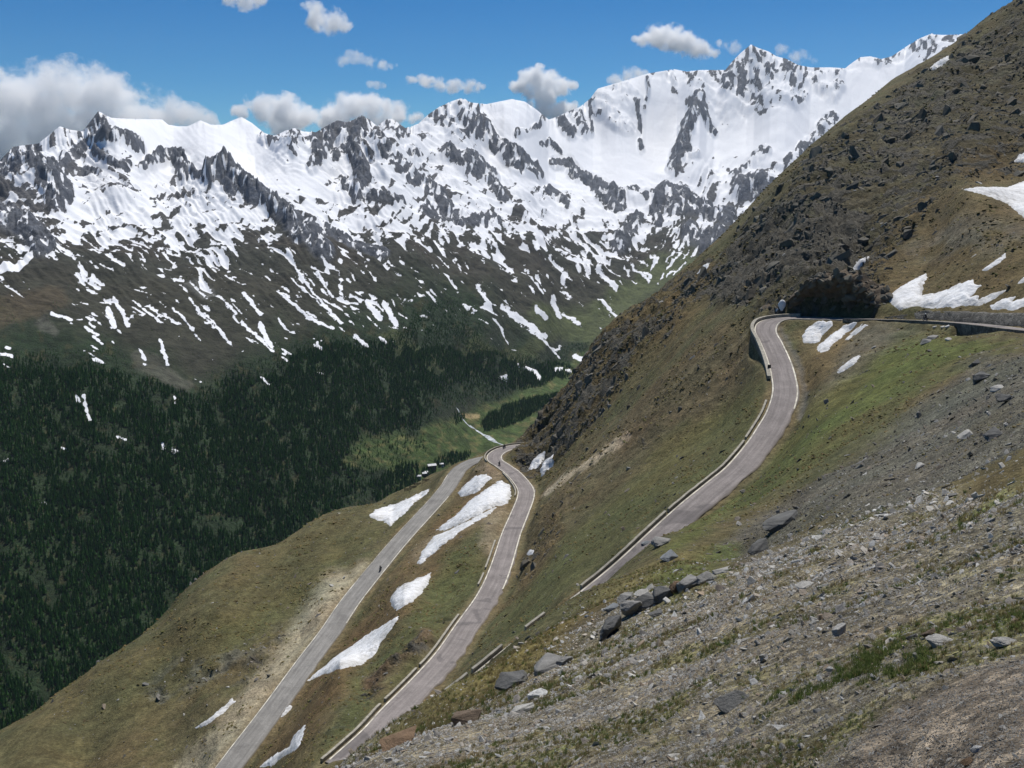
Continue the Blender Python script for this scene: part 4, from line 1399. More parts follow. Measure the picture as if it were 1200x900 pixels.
fpaint(1 - smooth(10, 22, strokedist(wfx, wfy, [(60, 352), (20, 362), (-20, 370)])), (98, 82, 60), 0.35)
fpaint(1 - smooth(5, 12, strokedist(wfx, wfy, [(165, 422), (190, 436), (215, 448)])), (92, 90, 80), 0.6)
fpaint(1 - smooth(4, 10, strokedist(wfx, wfy, [(52, 380), (62, 392)])), (100, 98, 90), 0.5)
fpaint(1 - smooth(3, 8, strokedist(wfx, wfy, [(225, 335), (240, 345)])), (118, 118, 112), 0.6)
fpaint(1 - smooth(1.5, 3.5, strokedist(fpx, fpy, [(543, 484), (552, 487), (560, 488)])), (170, 150, 110), 0.8)
SNOW = np.where(me_ > 0.5, np.minimum(SNOW, 0.5 + 0.25 * 2), SNOW)

ids = np.arange(FRR.size).reshape(FRR.shape)
fq = np.stack([ids[:-1, :-1], ids[:-1, 1:], ids[1:, 1:], ids[1:, :-1]], -1).reshape(-1, 4)
far = link_mesh("mountains", np.stack([FX, FY, FZ], -1).reshape(-1, 3), fq, MAT_FAR, attrs={'col': FC.reshape(-1, 3), 'rock': RIBM.ravel(), 'snow': np.clip(SNOW, 0, 1).ravel()})
tag(far, kind='structure')


def far_z(x, y):
    th = np.arctan2(x, y)
    r = np.hypot(x, y)
    i = np.clip(np.searchsorted(FTH, th) - 1, 0, len(FTH) - 2)
    f = np.clip((th - FTH[i]) / (FTH[i + 1] - FTH[i]), 0, 1)
    o = 0
    for ii, ww in ((i, 1 - f), (i + 1, f)):
        s = np.clip(np.log(np.maximum(r, 1050) / 1050) / np.log(FEND[ii] / 1050) * FR_, 0, FR_ - 1e-6)
        j = s.astype(int)
        g = s - j
        o = o + ww * (FZ[ii, j] * (1 - g) + FZ[ii, j + 1] * g)
    return o


def far_hit(px, py):
    th, t = pix2pol(px, py)
    i = int(np.argmin(np.abs(FTH - th)))
    j = np.nonzero(FT[i] >= t)[0]
    r = FRR[i, j[0]] if len(j) else FEND[i]
    x, y = r * math.sin(th), r * math.cos(th)
    return np.array((x, y, far_z(np.array([x]), np.array([y]))[0]))

# ------------------------------------------------------------------ scattering helpers
def scatter(name, pts, rot, scl, idx, protos, label=None):
    """one object of many instances (geometry nodes, instance on points)"""
    pts = np.asarray(pts, np.float32)
    me = bpy.data.meshes.new(name)
    me.vertices.add(len(pts))
    me.vertices.foreach_set('co', pts.ravel())
    for nm, ty, v, fld in (('rot', 'FLOAT_VECTOR', rot, 'vector'), ('scl', 'FLOAT_VECTOR', scl, 'vector'), ('idx', 'INT', idx, 'value')):
        at = me.attributes.new(nm, ty, 'POINT')
        at.data.foreach_set(fld, np.asarray(v, np.int32 if ty == 'INT' else np.float32).ravel())
    me.update()
    ob = bpy.data.objects.new(name, me)
    COL.objects.link(ob)
    g = bpy.data.node_groups.new(name, 'GeometryNodeTree')
    g.interface.new_socket("Geometry", in_out='INPUT', socket_type='NodeSocketGeometry')
    g.interface.new_socket("Geometry", in_out='OUTPUT', socket_type='NodeSocketGeometry')
    N = g.nodes.new
    gi, go = N('NodeGroupInput'), N('NodeGroupOutput')
    jn = N('GeometryNodeJoinGeometry')

    def na(nm, dt):
        a = N('GeometryNodeInputNamedAttribute')
        a.data_type = dt
        a.inputs['Name'].default_value = nm
        return a.outputs['Attribute']
    ar, asc, ai = na('rot', 'FLOAT_VECTOR'), na('scl', 'FLOAT_VECTOR'), na('idx', 'INT')
    for k, p in enumerate(protos):
        cmp = N('FunctionNodeCompare')
        cmp.data_type = 'INT'
        cmp.operation = 'EQUAL'
        g.links.new(ai, cmp.inputs[2])
        cmp.inputs[3].default_value = k
        oi = N('GeometryNodeObjectInfo')
        oi.inputs['Object'].default_value = p
        oi.transform_space = 'ORIGINAL'
        ip = N('GeometryNodeInstanceOnPoints')
        g.links.new(gi.outputs[0], ip.inputs['Points'])
        g.links.new(cmp.outputs[0], ip.inputs['Selection'])
        g.links.new(oi.outputs['Geometry'], ip.inputs['Instance'])
        g.links.new(ar, ip.inputs['Rotation'])
        g.links.new(asc, ip.inputs['Scale'])
        g.links.new(ip.outputs[0], jn.inputs[0])
    g.links.new(jn.outputs[0], go.inputs[0])
    md = ob.modifiers.new("scatter", 'NODES')
    md.node_group = g
    tag(ob, kind='stuff')
    return ob


def rock_mesh(name, seed, flat=0.5, n=15, mat=None, rough=0.0):
    r = np.random.default_rng(seed)
    bm = bmesh.new()
    for _ in range(n):
        v = r.normal(size=3)
        v /= np.linalg.norm(v)
        v = np.sign(v) * np.abs(v) ** 0.72
        v *= np.array((0.62, 0.45, 0.45 * flat)) * r.uniform(0.8, 1.1)
        v[2] += 0.18 * v[0]
        bm.verts.new(v)
    h = bmesh.ops.convex_hull(bm, input=bm.verts)
    bmesh.ops.delete(bm, geom=[e for e in set(h['geom_interior']) | set(h['geom_unused']) if isinstance(e, bmesh.types.BMVert)], context='VERTS')
    if rough:
        bmesh.ops.bevel(bm, geom=list(bm.edges), offset=0.03, segments=1, affect='EDGES')
        bmesh.ops.triangulate(bm, faces=bm.faces)
        bmesh.ops.subdivide_edges(bm, edges=[e for e in bm.edges if e.calc_length() > 0.16], cuts=2, use_grid_fill=True)
        bmesh.ops.triangulate(bm, faces=bm.faces)
        for v in bm.verts:
            k = r.uniform(-1, 1) * rough * 0.5
            a = float(perlin(np.array([v.co.x * 4 + seed]), np.array([v.co.y * 4 + v.co.z * 7]), 200)[0]) * rough
            lay = float(perlin(np.array([v.co.z * 18 - v.co.x * 3 + seed]), np.array([v.co.y * 1.2]), 201)[0]) * rough
            v.co *= 1 + k * 0.6 + a + lay
    bmesh.ops.recalc_face_normals(bm, faces=bm.faces)
    me = bpy.data.meshes.new(name)
    bm.to_mesh(me)
    bm.free()
    if mat:
        me.materials.append(mat)
    return me


def place(name, me, loc, rot, scl, label=None, cat=None, group=None):
    o = bpy.data.objects.new(name, me)
    o.location = loc
    o.rotation_euler = rot
    o.scale = scl
    COL.objects.link(o)
    return tag(o, label, cat, group)


# slope frame of the near hillside, to lay stones on it
def hill_tilt(x, y, e=0.4):
    dzx = (near_z(x + e, y) - near_z(x - e, y)) / (2 * e)
    dzy = (near_z(x, y + e) - near_z(x, y - e)) / (2 * e)
    return np.arctan(dzy), -np.arctan(dzx)


# zone lookups on the hillside grid (nearest cell)
def hill_cell(th, r):
    i = np.clip(np.searchsorted(NTH, th), 0, len(NTH) - 1)
    j = np.clip(np.rint(r_row(r, REND[i])).astype(int), 0, NR.shape[1] - 1)
    return i, j


def hill_samples(n, thr_, rr, mask, seed):
    g = np.random.default_rng(seed)
    th = g.uniform(thr_[0], thr_[1], n)
    r = np.exp(g.uniform(math.log(rr[0]), math.log(rr[1]), n))
    i, j = hill_cell(th, r)
    k = (g.uniform(0, 1, n) < mask[i, j]) & (r < REND[i] * 0.95)
    return th[k], r[k], i[k], j[k], g


# visibility of the hillside grid from the view point: running maximum of the sight-line slope
RUNMAX = np.maximum.accumulate(NT_, 1)


def seen(i, j, h=0.0):
    return NT_[i, j] + h >= RUNMAX[i, np.maximum(j - 2, 0)] - 1e-4


# ------------------------------------------------------------------ outlines of the snow patches on the near hillside
def Z6(pts, ox, oy):
    return [(ox + a / 6.0, oy + b / 6.0) for a, b in pts]


SNOWP = [
    ([(433, 604), (440, 598), (470, 588), (488, 580), (503, 573), (500, 579), (486, 588), (475, 601), (462, 612), (457, 616), (450, 611), (437, 608)], 0.7, "pointed white snow patch left of the lower road, above the dark forest"),
    ([(537, 578), (545, 568), (557, 558), (570, 556), (576, 560), (568, 568), (560, 576), (548, 581), (540, 582)], 0.8, "short oval snow patch uppermost between the lower and middle roads"),
    ([(512, 621), (525, 611), (537, 602), (545, 592), (560, 580), (575, 570), (588, 562), (592, 566), (598, 570), (599, 582), (594, 590), (583, 593), (570, 597), (560, 604), (550, 608), (535, 616), (522, 621)], 1.0, "largest snow patch between the two lower roads, tapering to the lower left"),
    ([(489, 660), (496, 645), (508, 629), (530, 620), (548, 611), (562, 603), (582, 594), (575, 602), (555, 613), (540, 622), (520, 638), (505, 650), (493, 661)], 0.6, "thin dirty snow tongue just below the largest patch between the roads"),
    ([(457, 703), (465, 690), (480, 682), (497, 675), (505, 671), (502, 683), (493, 696), (483, 705), (465, 715), (459, 710)], 0.6, "squarish snow patch in the middle of the slope between the lower roads"),
    ([(360, 798), (375, 785), (395, 768), (415, 755), (440, 738), (467, 722), (460, 735), (448, 750), (438, 768), (422, 780), (400, 783), (380, 790)], 0.7, "long pointed grey-white snow patch beside the lower stretch of the lower road"),
    ([(229, 853), (250, 838), (272, 819), (275, 822), (260, 837), (240, 851)], 0.5, "thin snow streak left of the gravel shoulder of the lower road"),
    ([(327, 840), (338, 826), (342, 828), (333, 840)], 0.4, "tiny snow fleck just right of the lower road"),
    ([(303, 899), (320, 886), (338, 876), (345, 862), (358, 850), (353, 868), (350, 876), (330, 888), (318, 898)], 0.5, "ragged snow strip at the bottom edge right of the lower road"),
    ([(940, 393), (948, 383), (957, 377), (967, 377), (975, 377), (976, 382), (970, 388), (963, 393), (960, 400), (955, 403), (942, 402)], 1.0, "broad snow patch just inside the upper bend"),
    ([(957, 409), (963, 401), (973, 394), (985, 385), (1000, 377), (1005, 378), (998, 385), (987, 394), (977, 402), (972, 409), (961, 413)], 0.8, "long snow strip slanting beside the broad patch inside the upper bend"),
    ([(991, 398), (1000, 388), (1013, 379), (1016, 381), (1003, 392), (993, 398)], 0.5, "thin snow sliver to the right of the slanting strip inside the bend"),
    ([(977, 440), (987, 429), (1000, 419), (1009, 417), (1000, 428), (987, 436)], 0.5, "narrow snow streak alone in the grey earth below the upper bend"),
    (Z6([(230, 300), (330, 220), (420, 170), (510, 125), (520, 150), (490, 200), (480, 280), (560, 265), (660, 240), (740, 200), (840, 165), (845, 200), (900, 210), (820, 290), (880, 280), (880, 310), (970, 265), (1070, 240), (990, 300), (880, 350), (800, 345), (700, 360), (520, 365), (420, 350), (320, 380)], 1000, 300), 1.2, "big jagged snow field above the grey wall on the right"),
    (Z6([(960, 350), (1040, 310), (1140, 285), (1110, 320), (1200, 300), (1290, 310), (1290, 375), (1200, 360), (1110, 385), (1060, 370), (980, 380)], 1000, 300), 0.9, "ragged snow patch above the wall, cut by the right edge of the picture"),
    (Z6([(905, 100), (960, 60), (1030, 10), (1065, -15), (1072, 10), (1010, 60), (945, 102)], 1000, 300), 0.6, "slanting snow strip above the big jagged snow field"),
    (Z6([(1150, 195), (1200, 150), (1260, 130), (1260, 185)], 1000, 300), 0.5, "small snow patch on the brown slope at the right edge above the ragged one"),
    ([(997, 315), (1007, 304), (1018, 301), (1013, 309), (1003, 317)], 0.6, "small bright snow patch just above the dark rock cut"),
    ([(1128, 222), (1150, 220), (1180, 220), (1200, 213), (1240, 204), (1240, 275), (1200, 255), (1180, 238), (1160, 230)], 1.2, "bright snow bank lying on the rounded terrace at the right edge"),
    ([(1187, 190), (1195, 181), (1230, 170), (1230, 192)], 0.8, "snow patch at the right edge above the terrace snow bank"),
    ([(1087, 83), (1097, 73), (1112, 65), (1112, 71), (1100, 80)], 0.8, "lone snow patch high on the dark upper slope"),
    ([(817, 321), (824, 311), (833, 307), (829, 315), (821, 322)], 0.7, "small snow patch on the skyline edge left of the crags"),
    ([(619, 551), (622, 541), (632, 532), (639, 529), (637, 540), (628, 549)], 0.9, "left of two snow patches under the rocks by the far bend"),
    ([(633, 551), (638, 540), (648, 533), (648, 545), (640, 552), (635, 558)], 0.9, "right of two snow patches under the rocks by the far bend"),
    ([(618, 650), (621, 645), (626, 644), (624, 649)], 0.4, "tiny snow fleck right of the middle road"),
]

SNM = np.zeros(NR.shape)
for poly, thk, lab in SNOWP:
    Pn = np.asarray(poly, float)
    mk = (npx > Pn[:, 0].min() - 4) & (npx < Pn[:, 0].max() + 4) & (npy > Pn[:, 1].min() - 4) & (npy < Pn[:, 1].max() + 4) & (NR > 150)
    if mk.any():
        SNM[mk] = np.maximum(SNM[mk], (inpoly(npx[mk], npy[mk], poly) > -2.5).astype(float))
NOSN = 1 - SNM

# ------------------------------------------------------------------ foreground stones
STONES = [rock_mesh("stone", 300 + k, (0.26, 0.4, 0.32, 0.5, 0.24, 0.38)[k], (13, 14, 12, 16, 12, 15)[k], MAT_STONE) for k in range(6)]
off_road = smooth(1.2, 2.5, ROADD)
stone_mask = fz * (1 - 0.62 * smooth(-0.05, 0.25, gm)) * (1 + 0.0 * bare)
th, r, i, j, g = hill_samples(400000, (R(-22), R(33)), (2.6, 62), np.clip(stone_mask + 0.06 * (NR < 62), 0, 1), 501)
pxs = 1.3 * (1 - g.uniform(0, 1, len(r))) ** (-1 / 2.55)
pxs = np.where(pxs > 17, 3 + pxs % 5, pxs)
pxs = np.where(bare[i, j] > 0.4, 1.0 + (pxs - 1.3) * 0.75, pxs)
size = np.clip(pxs * r / 1200, 0.008, 0.55)
x, y = r * np.sin(th), r * np.cos(th)
z = near_z(x, y)
ta, tb = hill_tilt(x, y)
n = len(r)
rot = np.stack([ta * 0.8 + g.normal(0, 0.22, n), tb * 0.8 + g.normal(0, 0.22, n), g.uniform(0, 6.28, n)], 1)
scl = np.stack([size * g.uniform(0.8, 1.35, n), size * g.uniform(0.7, 1.2, n), size * g.uniform(0.6, 1.2, n)], 1)
idx = g.integers(0, 6, n)
P = np.stack([x, y, z + 0.02 * size], 1)
px_, py_ = pol2pix(th, z / r)
vis = (px_ > 5) & (px_ < 1195) & (py_ < 895) & seen(i, j, 0.003)
score = np.where(vis, size / r, 0)
top = np.argsort(-score)[:270]
ist = np.zeros(n, bool)
ist[top] = True
SG = "loose stones strewn over the foreground slope"
stone_obs = []
for k in top:
    b = 'loose angular schist stone, one of hundreds strewn over the stony grass in front'
    stone_obs.append(place("stone", STONES[idx[k]], P[k], rot[k], scl[k], b, "stone", SG))
protos = []
for k in range(6):
    protos.append(next((o for o in stone_obs if o.data == STONES[k]), None) or place("stone", STONES[k], P[top[0]] + np.array((0.3 * k, 0.2, -0.02)), rot[0], scl[top[0]], b, "stone", SG))
scatter("small_stones", P[~ist], rot[~ist], scl[~ist], idx[~ist], protos)

# scree and mid-distance rubble
scm = np.clip(scree * (NR > 46) * 0.7 + 0.10 * (NR > 46) * (NR < 420), 0, 1) * off_road * (ROADD > 2.5)
scm = np.maximum(scm, zone([(690, 470), (760, 430), (840, 390), (878, 400), (880, 440), (800, 480), (720, 520), (660, 560)], 12) * 0.35 * off_road)
scm = np.maximum(scm, zone([(1060, 300), (1100, 250), (1200, 258), (1210, 290), (1120, 300)], 14) * 0.35)
scm = np.maximum(scm, (strk([(185, 815), (225, 785), (270, 772), (300, 755)], 13, 12, False) + strk([(330, 740), (300, 770), (285, 795)], 10, 9, False) + strk([(440, 808), (465, 785), (500, 750)], 9, 7, False)) * 0.5 * far_ok * (ROADD > 2.5))
th, r, i, j, g = hill_samples(130000, (R(-26), R(29)), (46, 420), scm * NOSN, 502)
pxs = 1.1 * (1 - g.uniform(0, 1, len(r))) ** (-1 / 2.4)
pxs = np.where(pxs > 11, 2 + pxs % 4, pxs)
size = np.clip(pxs * r / 1200, 0.08, 1.8)
x, y = r * np.sin(th), r * np.cos(th)
z = near_z(x, y)
ta, tb = hill_tilt(x, y, 1.0)
n = len(r)
rot = np.stack([ta * 0.9 + g.normal(0, 0.2, n), tb * 0.9 + g.normal(0, 0.2, n), g.uniform(0, 6.28, n)], 1)
scl = np.stack([size * g.uniform(0.8, 1.4, n), size * g.uniform(0.7, 1.2, n), size * g.uniform(0.5, 1.1, n)], 1)
P = np.stack([x, y, z], 1)
MAT_SCREE = mat_rock("scree_stone", [(0.08, 0.078, 0.07), (0.19, 0.18, 0.16), (0.14, 0.132, 0.12), (0.2, 0.165, 0.125), (0.15, 0.15, 0.145), (0.42, 0.41, 0.38)], 2.0, 0.05)
sproto = []
for k in range(4):
    o = place("scree_stone", rock_mesh("scree_stone", 320 + k, (0.3, 0.45, 0.38, 0.5)[k], 13, MAT_SCREE), P[k], rot[k], scl[k])
    tag(o, kind='stuff')
    sproto.append(o)
scatter("scree_stones", P, rot, scl, g.integers(0, 4, n), sproto)

# crags: blocks standing out of the steep slope above the bend and along the edge
CRAGS = [rock_mesh("crag_block", 340 + k, (0.8, 1.1, 0.65, 0.95, 0.75)[k], (12, 14, 12, 15, 11)[k], MAT_CRAG) for k in range(5)]
crm = np.clip((ROCKM - 0.27) / 0.5, 0, 1) * NOSN * (NR > 150) * (ROADD > 3.0) * smooth(-0.18, 0.22, fbm(NX * 0.045, NY * 0.045, 220, 3))
th, r, i, j, g = hill_samples(120000, (R(-6), R(29)), (190, 760), crm, 503)
pxs = 2.2 * (1 - g.uniform(0, 1, len(r))) ** (-1 / 2.0)
pxs = np.where(pxs > 24, 6 + pxs % 8, pxs)
size = np.clip(pxs * r / 1200, 0.3, 9.0)
x, y = r * np.sin(th), r * np.cos(th)
z = near_z(x, y)
n = len(r)
ta, tb = hill_tilt(x, y, 3.0)
rot = np.stack([ta * 0.5 + g.normal(0, 0.3, n), tb * 0.5 + g.normal(0, 0.3, n), g.normal(0.6, 0.7, n)], 1)
scl = np.stack([size * g.uniform(0.7, 1.2, n), size * g.uniform(0.6, 1.1, n), size * g.uniform(0.7, 1.3, n)], 1)
idx = g.integers(0, 5, n)
P = np.stack([x, y, z - 0.2 * size], 1)
px_, py_ = pol2pix(th, z / r)
vis = (px_ > 5) & (px_ < 1195) & (py_ > 2) & seen(i, j, 0.002)
score = np.where(vis, size / r, 0)
gg = np.random.default_rng(77)
ca = gg.integers(2, CUTV.shape[0] - 2, 220)  # along the cut
cb = np.where(gg.uniform(0, 1, 220) < 0.8, gg.integers(nV - 2, nV + 6, 220), gg.integers(4, nV, 220))
ce = CUTV[ca, cb]
cs = gg.uniform(0.5, 2.3, 220)
P = np.vstack([P, ce])
rot = np.vstack([rot, gg.normal(0, 0.6, (220, 3))])
scl = np.vstack([scl, cs[:, None] * gg.uniform(0.6, 1.3, (220, 3))])
idx = np.r_[idx, gg.integers(0, 5, 220)]
score = np.r_[score, cs * 0.4 / 285]
ist = np.zeros(len(P), bool)
top = np.argsort(-score)[:280]
ist[top] = True
cobs = []
for k in top:
    cobs.append(place("crag_block", CRAGS[idx[k]], P[k], rot[k], scl[k], "dark weathered rock block jutting from the steep brown hillside beyond the roads", "rock", "rock blocks of the crags on the hillside"))
protos_c = [next(o for o in cobs if o.data == CRAGS[k]) for k in range(5)]
scatter("crag_rubble", P[~ist], rot[~ist], scl[~ist], idx[~ist], protos_c)

# ------------------------------------------------------------------ heather and tussocks: low cushions all over the hillside
def mat_cushion(name, cols):
    m = NT(name)
    rnd = m.n("ShaderNodeObjectInfo").outputs['Random']
    c = m.ramp(rnd, [(i / (len(cols) - 1), lin(*q)) for i, q in enumerate(cols)])
    m.l(m.mix(1.0, c, m.ramp(m.noise(m.pos(), 6, 3), [(0.3, 0.7), (0.7, 1.3)]), 'MULTIPLY'), m.b.inputs['Base Color'])
    return m.m


MAT_CUSH = mat_cushion("heath_cushion", [(70, 66, 42), (96, 86, 54), (84, 86, 48), (110, 96, 62), (78, 70, 50)])
CUSH = [rock_mesh("heather_cushion", 380 + k, 0.7, 16, MAT_CUSH) for k in range(3)]
hm_ = (NR > 60) * (ROADD > 2.0) * NOSN * (1 - 0.85 * scree) * smooth(-0.25, 0.35, fbm(NX * 0.12, NY * 0.12, 270, 4)) * smooth(-0.3, 0.3, fbm(NX * 0.02, NY * 0.02, 275, 3))
th, r, i, j, g = hill_samples(260000, (R(-29), R(29)), (60, 700), hm_, 504)
n = len(r)
size = np.clip((0.9 + 1.3 * g.uniform(0, 1, n) ** 3 * 3) * r / 1200, 0.12, 1.5)
x, y = r * np.sin(th), r * np.cos(th)
cprot = []
P = np.stack([x, y, near_z(x, y) - 0.06 * size], 1)
rot = np.stack([g.normal(0, .15, n), g.normal(0, .15, n), g.uniform(0, 6.28, n)], 1)
scl = np.stack([size * g.uniform(0.9, 1.6, n), size * g.uniform(0.8, 1.3, n), size * g.uniform(0.5, 0.9, n)], 1)
idx = g.integers(0, 3, n)
for k in range(3):
    q = int(np.nonzero(idx == k)[0][0])
    o = place("heather_cushion", CUSH[k], P[q], rot[q], scl[q])
    tag(o, kind='stuff')
    cprot.append(o)
scatter("heather", P, rot, scl, idx, cprot)
print("cushions", n)

# ------------------------------------------------------------------ boulders placed one by one: (pixel of the foot, width px, height px, yaw, tilt, seed, colour slot, label)
BCOL = {'dark': (0.13, 0.13, 0.125), 'grey': (0.24, 0.235, 0.22), 'pale': (0.42, 0.41, 0.38), 'rust': (0.20, 0.135, 0.085), 'blue': (0.20, 0.215, 0.225), 'white': (0.62, 0.62, 0.60), 'brown': (0.17, 0.13, 0.095)}
BMAT = {k: mat_rock("boulder_" + k, [v, v], 1.6, 0.06, 0.35) for k, v in BCOL.items()}
BOULD = [
    (716, 745, 36, 32, 0.5, 0.35, 1, 'dark', "angular dark boulder with a tilted pale top, lowest of the ledge above the grey gravel"),
    (740, 722, 26, 30, 0.3, 0.2, 2, 'grey', "upright grey block second from the left end of the broken rock ledge"),
    (758, 713, 30, 26, 0.55, 0.2, 3, 'dark', "dark slab in the middle of the broken rock ledge"),
    (776, 704, 30, 24, 0.55, 0.2, 53, 'dark', "dark slab next right of the middle one in the broken rock ledge"),
    (792, 695, 18, 24, 0.5, 0.2, 4, 'rust', "rust-brown broken face between the slabs of the rock ledge"),
    (808, 690, 28, 22, 0.5, 0.18, 5, 'grey', "long grey slab just right of the rusty face in the rock ledge"),
    (828, 682, 28, 16, 0.5, 0.18, 54, 'grey', "low grey slab ending the rock ledge at its upper right"),
    (733, 704, 24, 10, 0.4, 0.1, 6, 'grey', "flat grey slab lying on top of the rock ledge toward the road"),
    (754, 698, 18, 8, 0.4, 0.1, 55, 'pale', "thin pale slab on the upper side of the rock ledge near its middle"),
    (716, 716, 20, 9, 0.4, 0.1, 56, 'blue', "blue-grey flat slab in the grass above the lowest dark boulder"),
    (845, 672, 20, 9, 0.4, 0.1, 57, 'pale', "pale flat slab just beyond the upper right end of the rock ledge"),
    (770, 722, 22, 8, 0.3, 0.1, 58, 'dark', "low dark slab on the gravel just below the rock ledge"),
    (597, 808, 40, 28, 0.2, 0.25, 7, 'dark', "dark overhanging boulder with a pale top on the grassy crest left of the slabs"),
    (634, 789, 44, 16, 0.45, 0.18, 8, 'grey', "large smooth pale grey slab right behind the dark overhanging boulder"),
    (662, 778, 20, 15, 0.3, 0.1, 9, 'grey', "squarish grey block at the right end of the smooth slab"),
    (547, 848, 36, 17, 0.1, 0.1, 10, 'brown', "brown weathered boulder half sunk in grass at the crest, below the overhanging one"),
    (466, 874, 44, 12, 0.3, 0.15, 11, 'rust', "flat rusty slab on the grass edge nearest the bottom of the middle road"),
    (629, 818, 24, 11, 0.2, 0.1, 12, 'white', "bluish white flat stone among gravel in front of the overhanging boulder"),
    (612, 836, 28, 11, 0.35, 0.15, 13, 'pale', "pale flat slab on gravel below the bluish white stone"),
    (984, 744, 20, 16, 0.3, 0.3, 14, 'pale', "stone with a bright flat top and black underside alone on the stony slope"),
    (943, 690, 27, 11, 0.4, 0.12, 15, 'pale', "pale flat slab lying alone on the upper stony slope"),
    (889, 648, 32, 16, 0.6, 0.25, 16, 'dark', "dark slab with a pale edge at the top corner of the stony slope below scree"),
    (918, 618, 52, 22, 0.6, 0.2, 17, 'dark', "long dark rock ledge throwing a shadow at the foot of the grey scree"),
    (787, 656, 28, 13, 0.6, 0.2, 18, 'blue', "blue-grey slab on the green grass right of where the upper road vanishes"),
    (777, 638, 26, 12, 0.4, 0.15, 19, 'grey', "grey slab beside the right edge of the upper road where it vanishes"),
    (756, 640, 12, 7, 0.2, 0.1, 20, 'blue', "small slab nearest the parapet where the upper road vanishes"),
    (973, 788, 13, 11, 0.1, 0.1, 21, 'white', "rounded bluish white stone at the left end of the green grass tuft"),
    (1103, 755, 26, 10, 0.2, 0.1, 22, 'pale', "pale flat slab resting against a brown block behind the green grass tuft"),
    (1090, 746, 18, 13, 0.4, 0.1, 23, 'brown', "brown block standing behind the green grass tuft"),
    (1070, 750, 14, 9, 0.4, 0.1, 24, 'dark', "small dark block left of the brown block behind the grass tuft"),
    (1178, 757, 24, 11, 0.2, 0.08, 25, 'pale', "pale flat slab near the right edge above the bare gravel"),
    (860, 829, 40, 10, 0.5, 0.25, 26, 'dark', "dark slate blade lying on the stony slope left of the grass tuft"),
    (1146, 881, 14, 7, 0.1, 0.1, 27, 'white', "small white stone on the bare gravel in the lower right"),
    (1136, 896, 14, 8, 0.3, 0.1, 28, 'rust', "small reddish stone on the bare gravel at the bottom right"),
    (1134, 513, 22, 9, 0.6, 0.2, 29, 'pale', "pale elongated slab in the middle of the dark scree"),
    (1170, 457, 16, 8, 0.3, 0.1, 30, 'pale', "pale block at the upper right of the scree"),
    (1078, 549, 14, 9, 0.4, 0.1, 31, 'pale', "pale rounded block low in the dark scree"),
    (1180, 470, 26, 16, 0.5, 0.2, 32, 'dark', "dark jagged block among the rocks near the right edge of the scree"),
    (1150, 446, 20, 14, 0.2, 0.2, 33, 'dark', "dark upright block on the upper rim of the scree"),
    (1143, 428, 12, 12, 0.2, 0.1, 34, 'dark', "dark pointed block where the green grass meets the scree"),
    (1168, 513, 24, 14, 0.7, 0.2, 35, 'dark', "dark slab right of the pale elongated slab in the scree"),
    (1111, 384, 6, 4.5, 0.2, 0.1, 36, 'white', "right of three white stones below the dark road wall"),
    (1105, 384, 6, 3, 0.2, 0.1, 37, 'pale', "middle one of three pale stones below the dark road wall"),
    (1096, 384, 5, 3, 0.2, 0.1, 38, 'pale', "left of three pale stones below the dark road wall"),
    (1024, 408, 6, 4, 0.3, 0.1, 39, 'pale', "pale stone on the green band below the road, left of the long one"),
    (1112, 399, 9, 4, 0.6, 0.2, 40, 'pale', "long pale stone on the green grass below the road wall"),
    (1092, 398, 16, 7, 0.6, 0.2, 41, 'grey', "grey slab outcrop in the green grass below the road wall"),
    (1086, 403, 16, 7, 0.6, 0.2, 42, 'grey', "lower grey slab outcrop in the green grass below the road wall"),
]
for px, py, w_, h_, yaw, tilt, sd_, cl, lab in BOULD:
    hp = near_hit(px, py, 2.5)
    if hp is None:
        continue
    D = float(np.linalg.norm(hp))
    w_, h_ = w_ * 1.0, h_ * 0.72
    W_, H_ = w_ * D / 1200, h_ * D / 1200
    me = rock_mesh("boulder", 600 + sd_, 1.0, 14, BMAT[cl], 0.07)
    zs = [v.co.z for v in me.vertices]
    xs = [v.co.x for v in me.vertices]
    sz = H_ / (max(zs) - min(zs))
    sx_ = W_ / (max(xs) - min(xs))
    place("boulder", me, (hp[0], hp[1] + 0.2 * W_, hp[2] + 0.24 * H_), (0.15, -tilt, yaw), (sx_, sx_ * 0.85, sz), lab, "boulder")

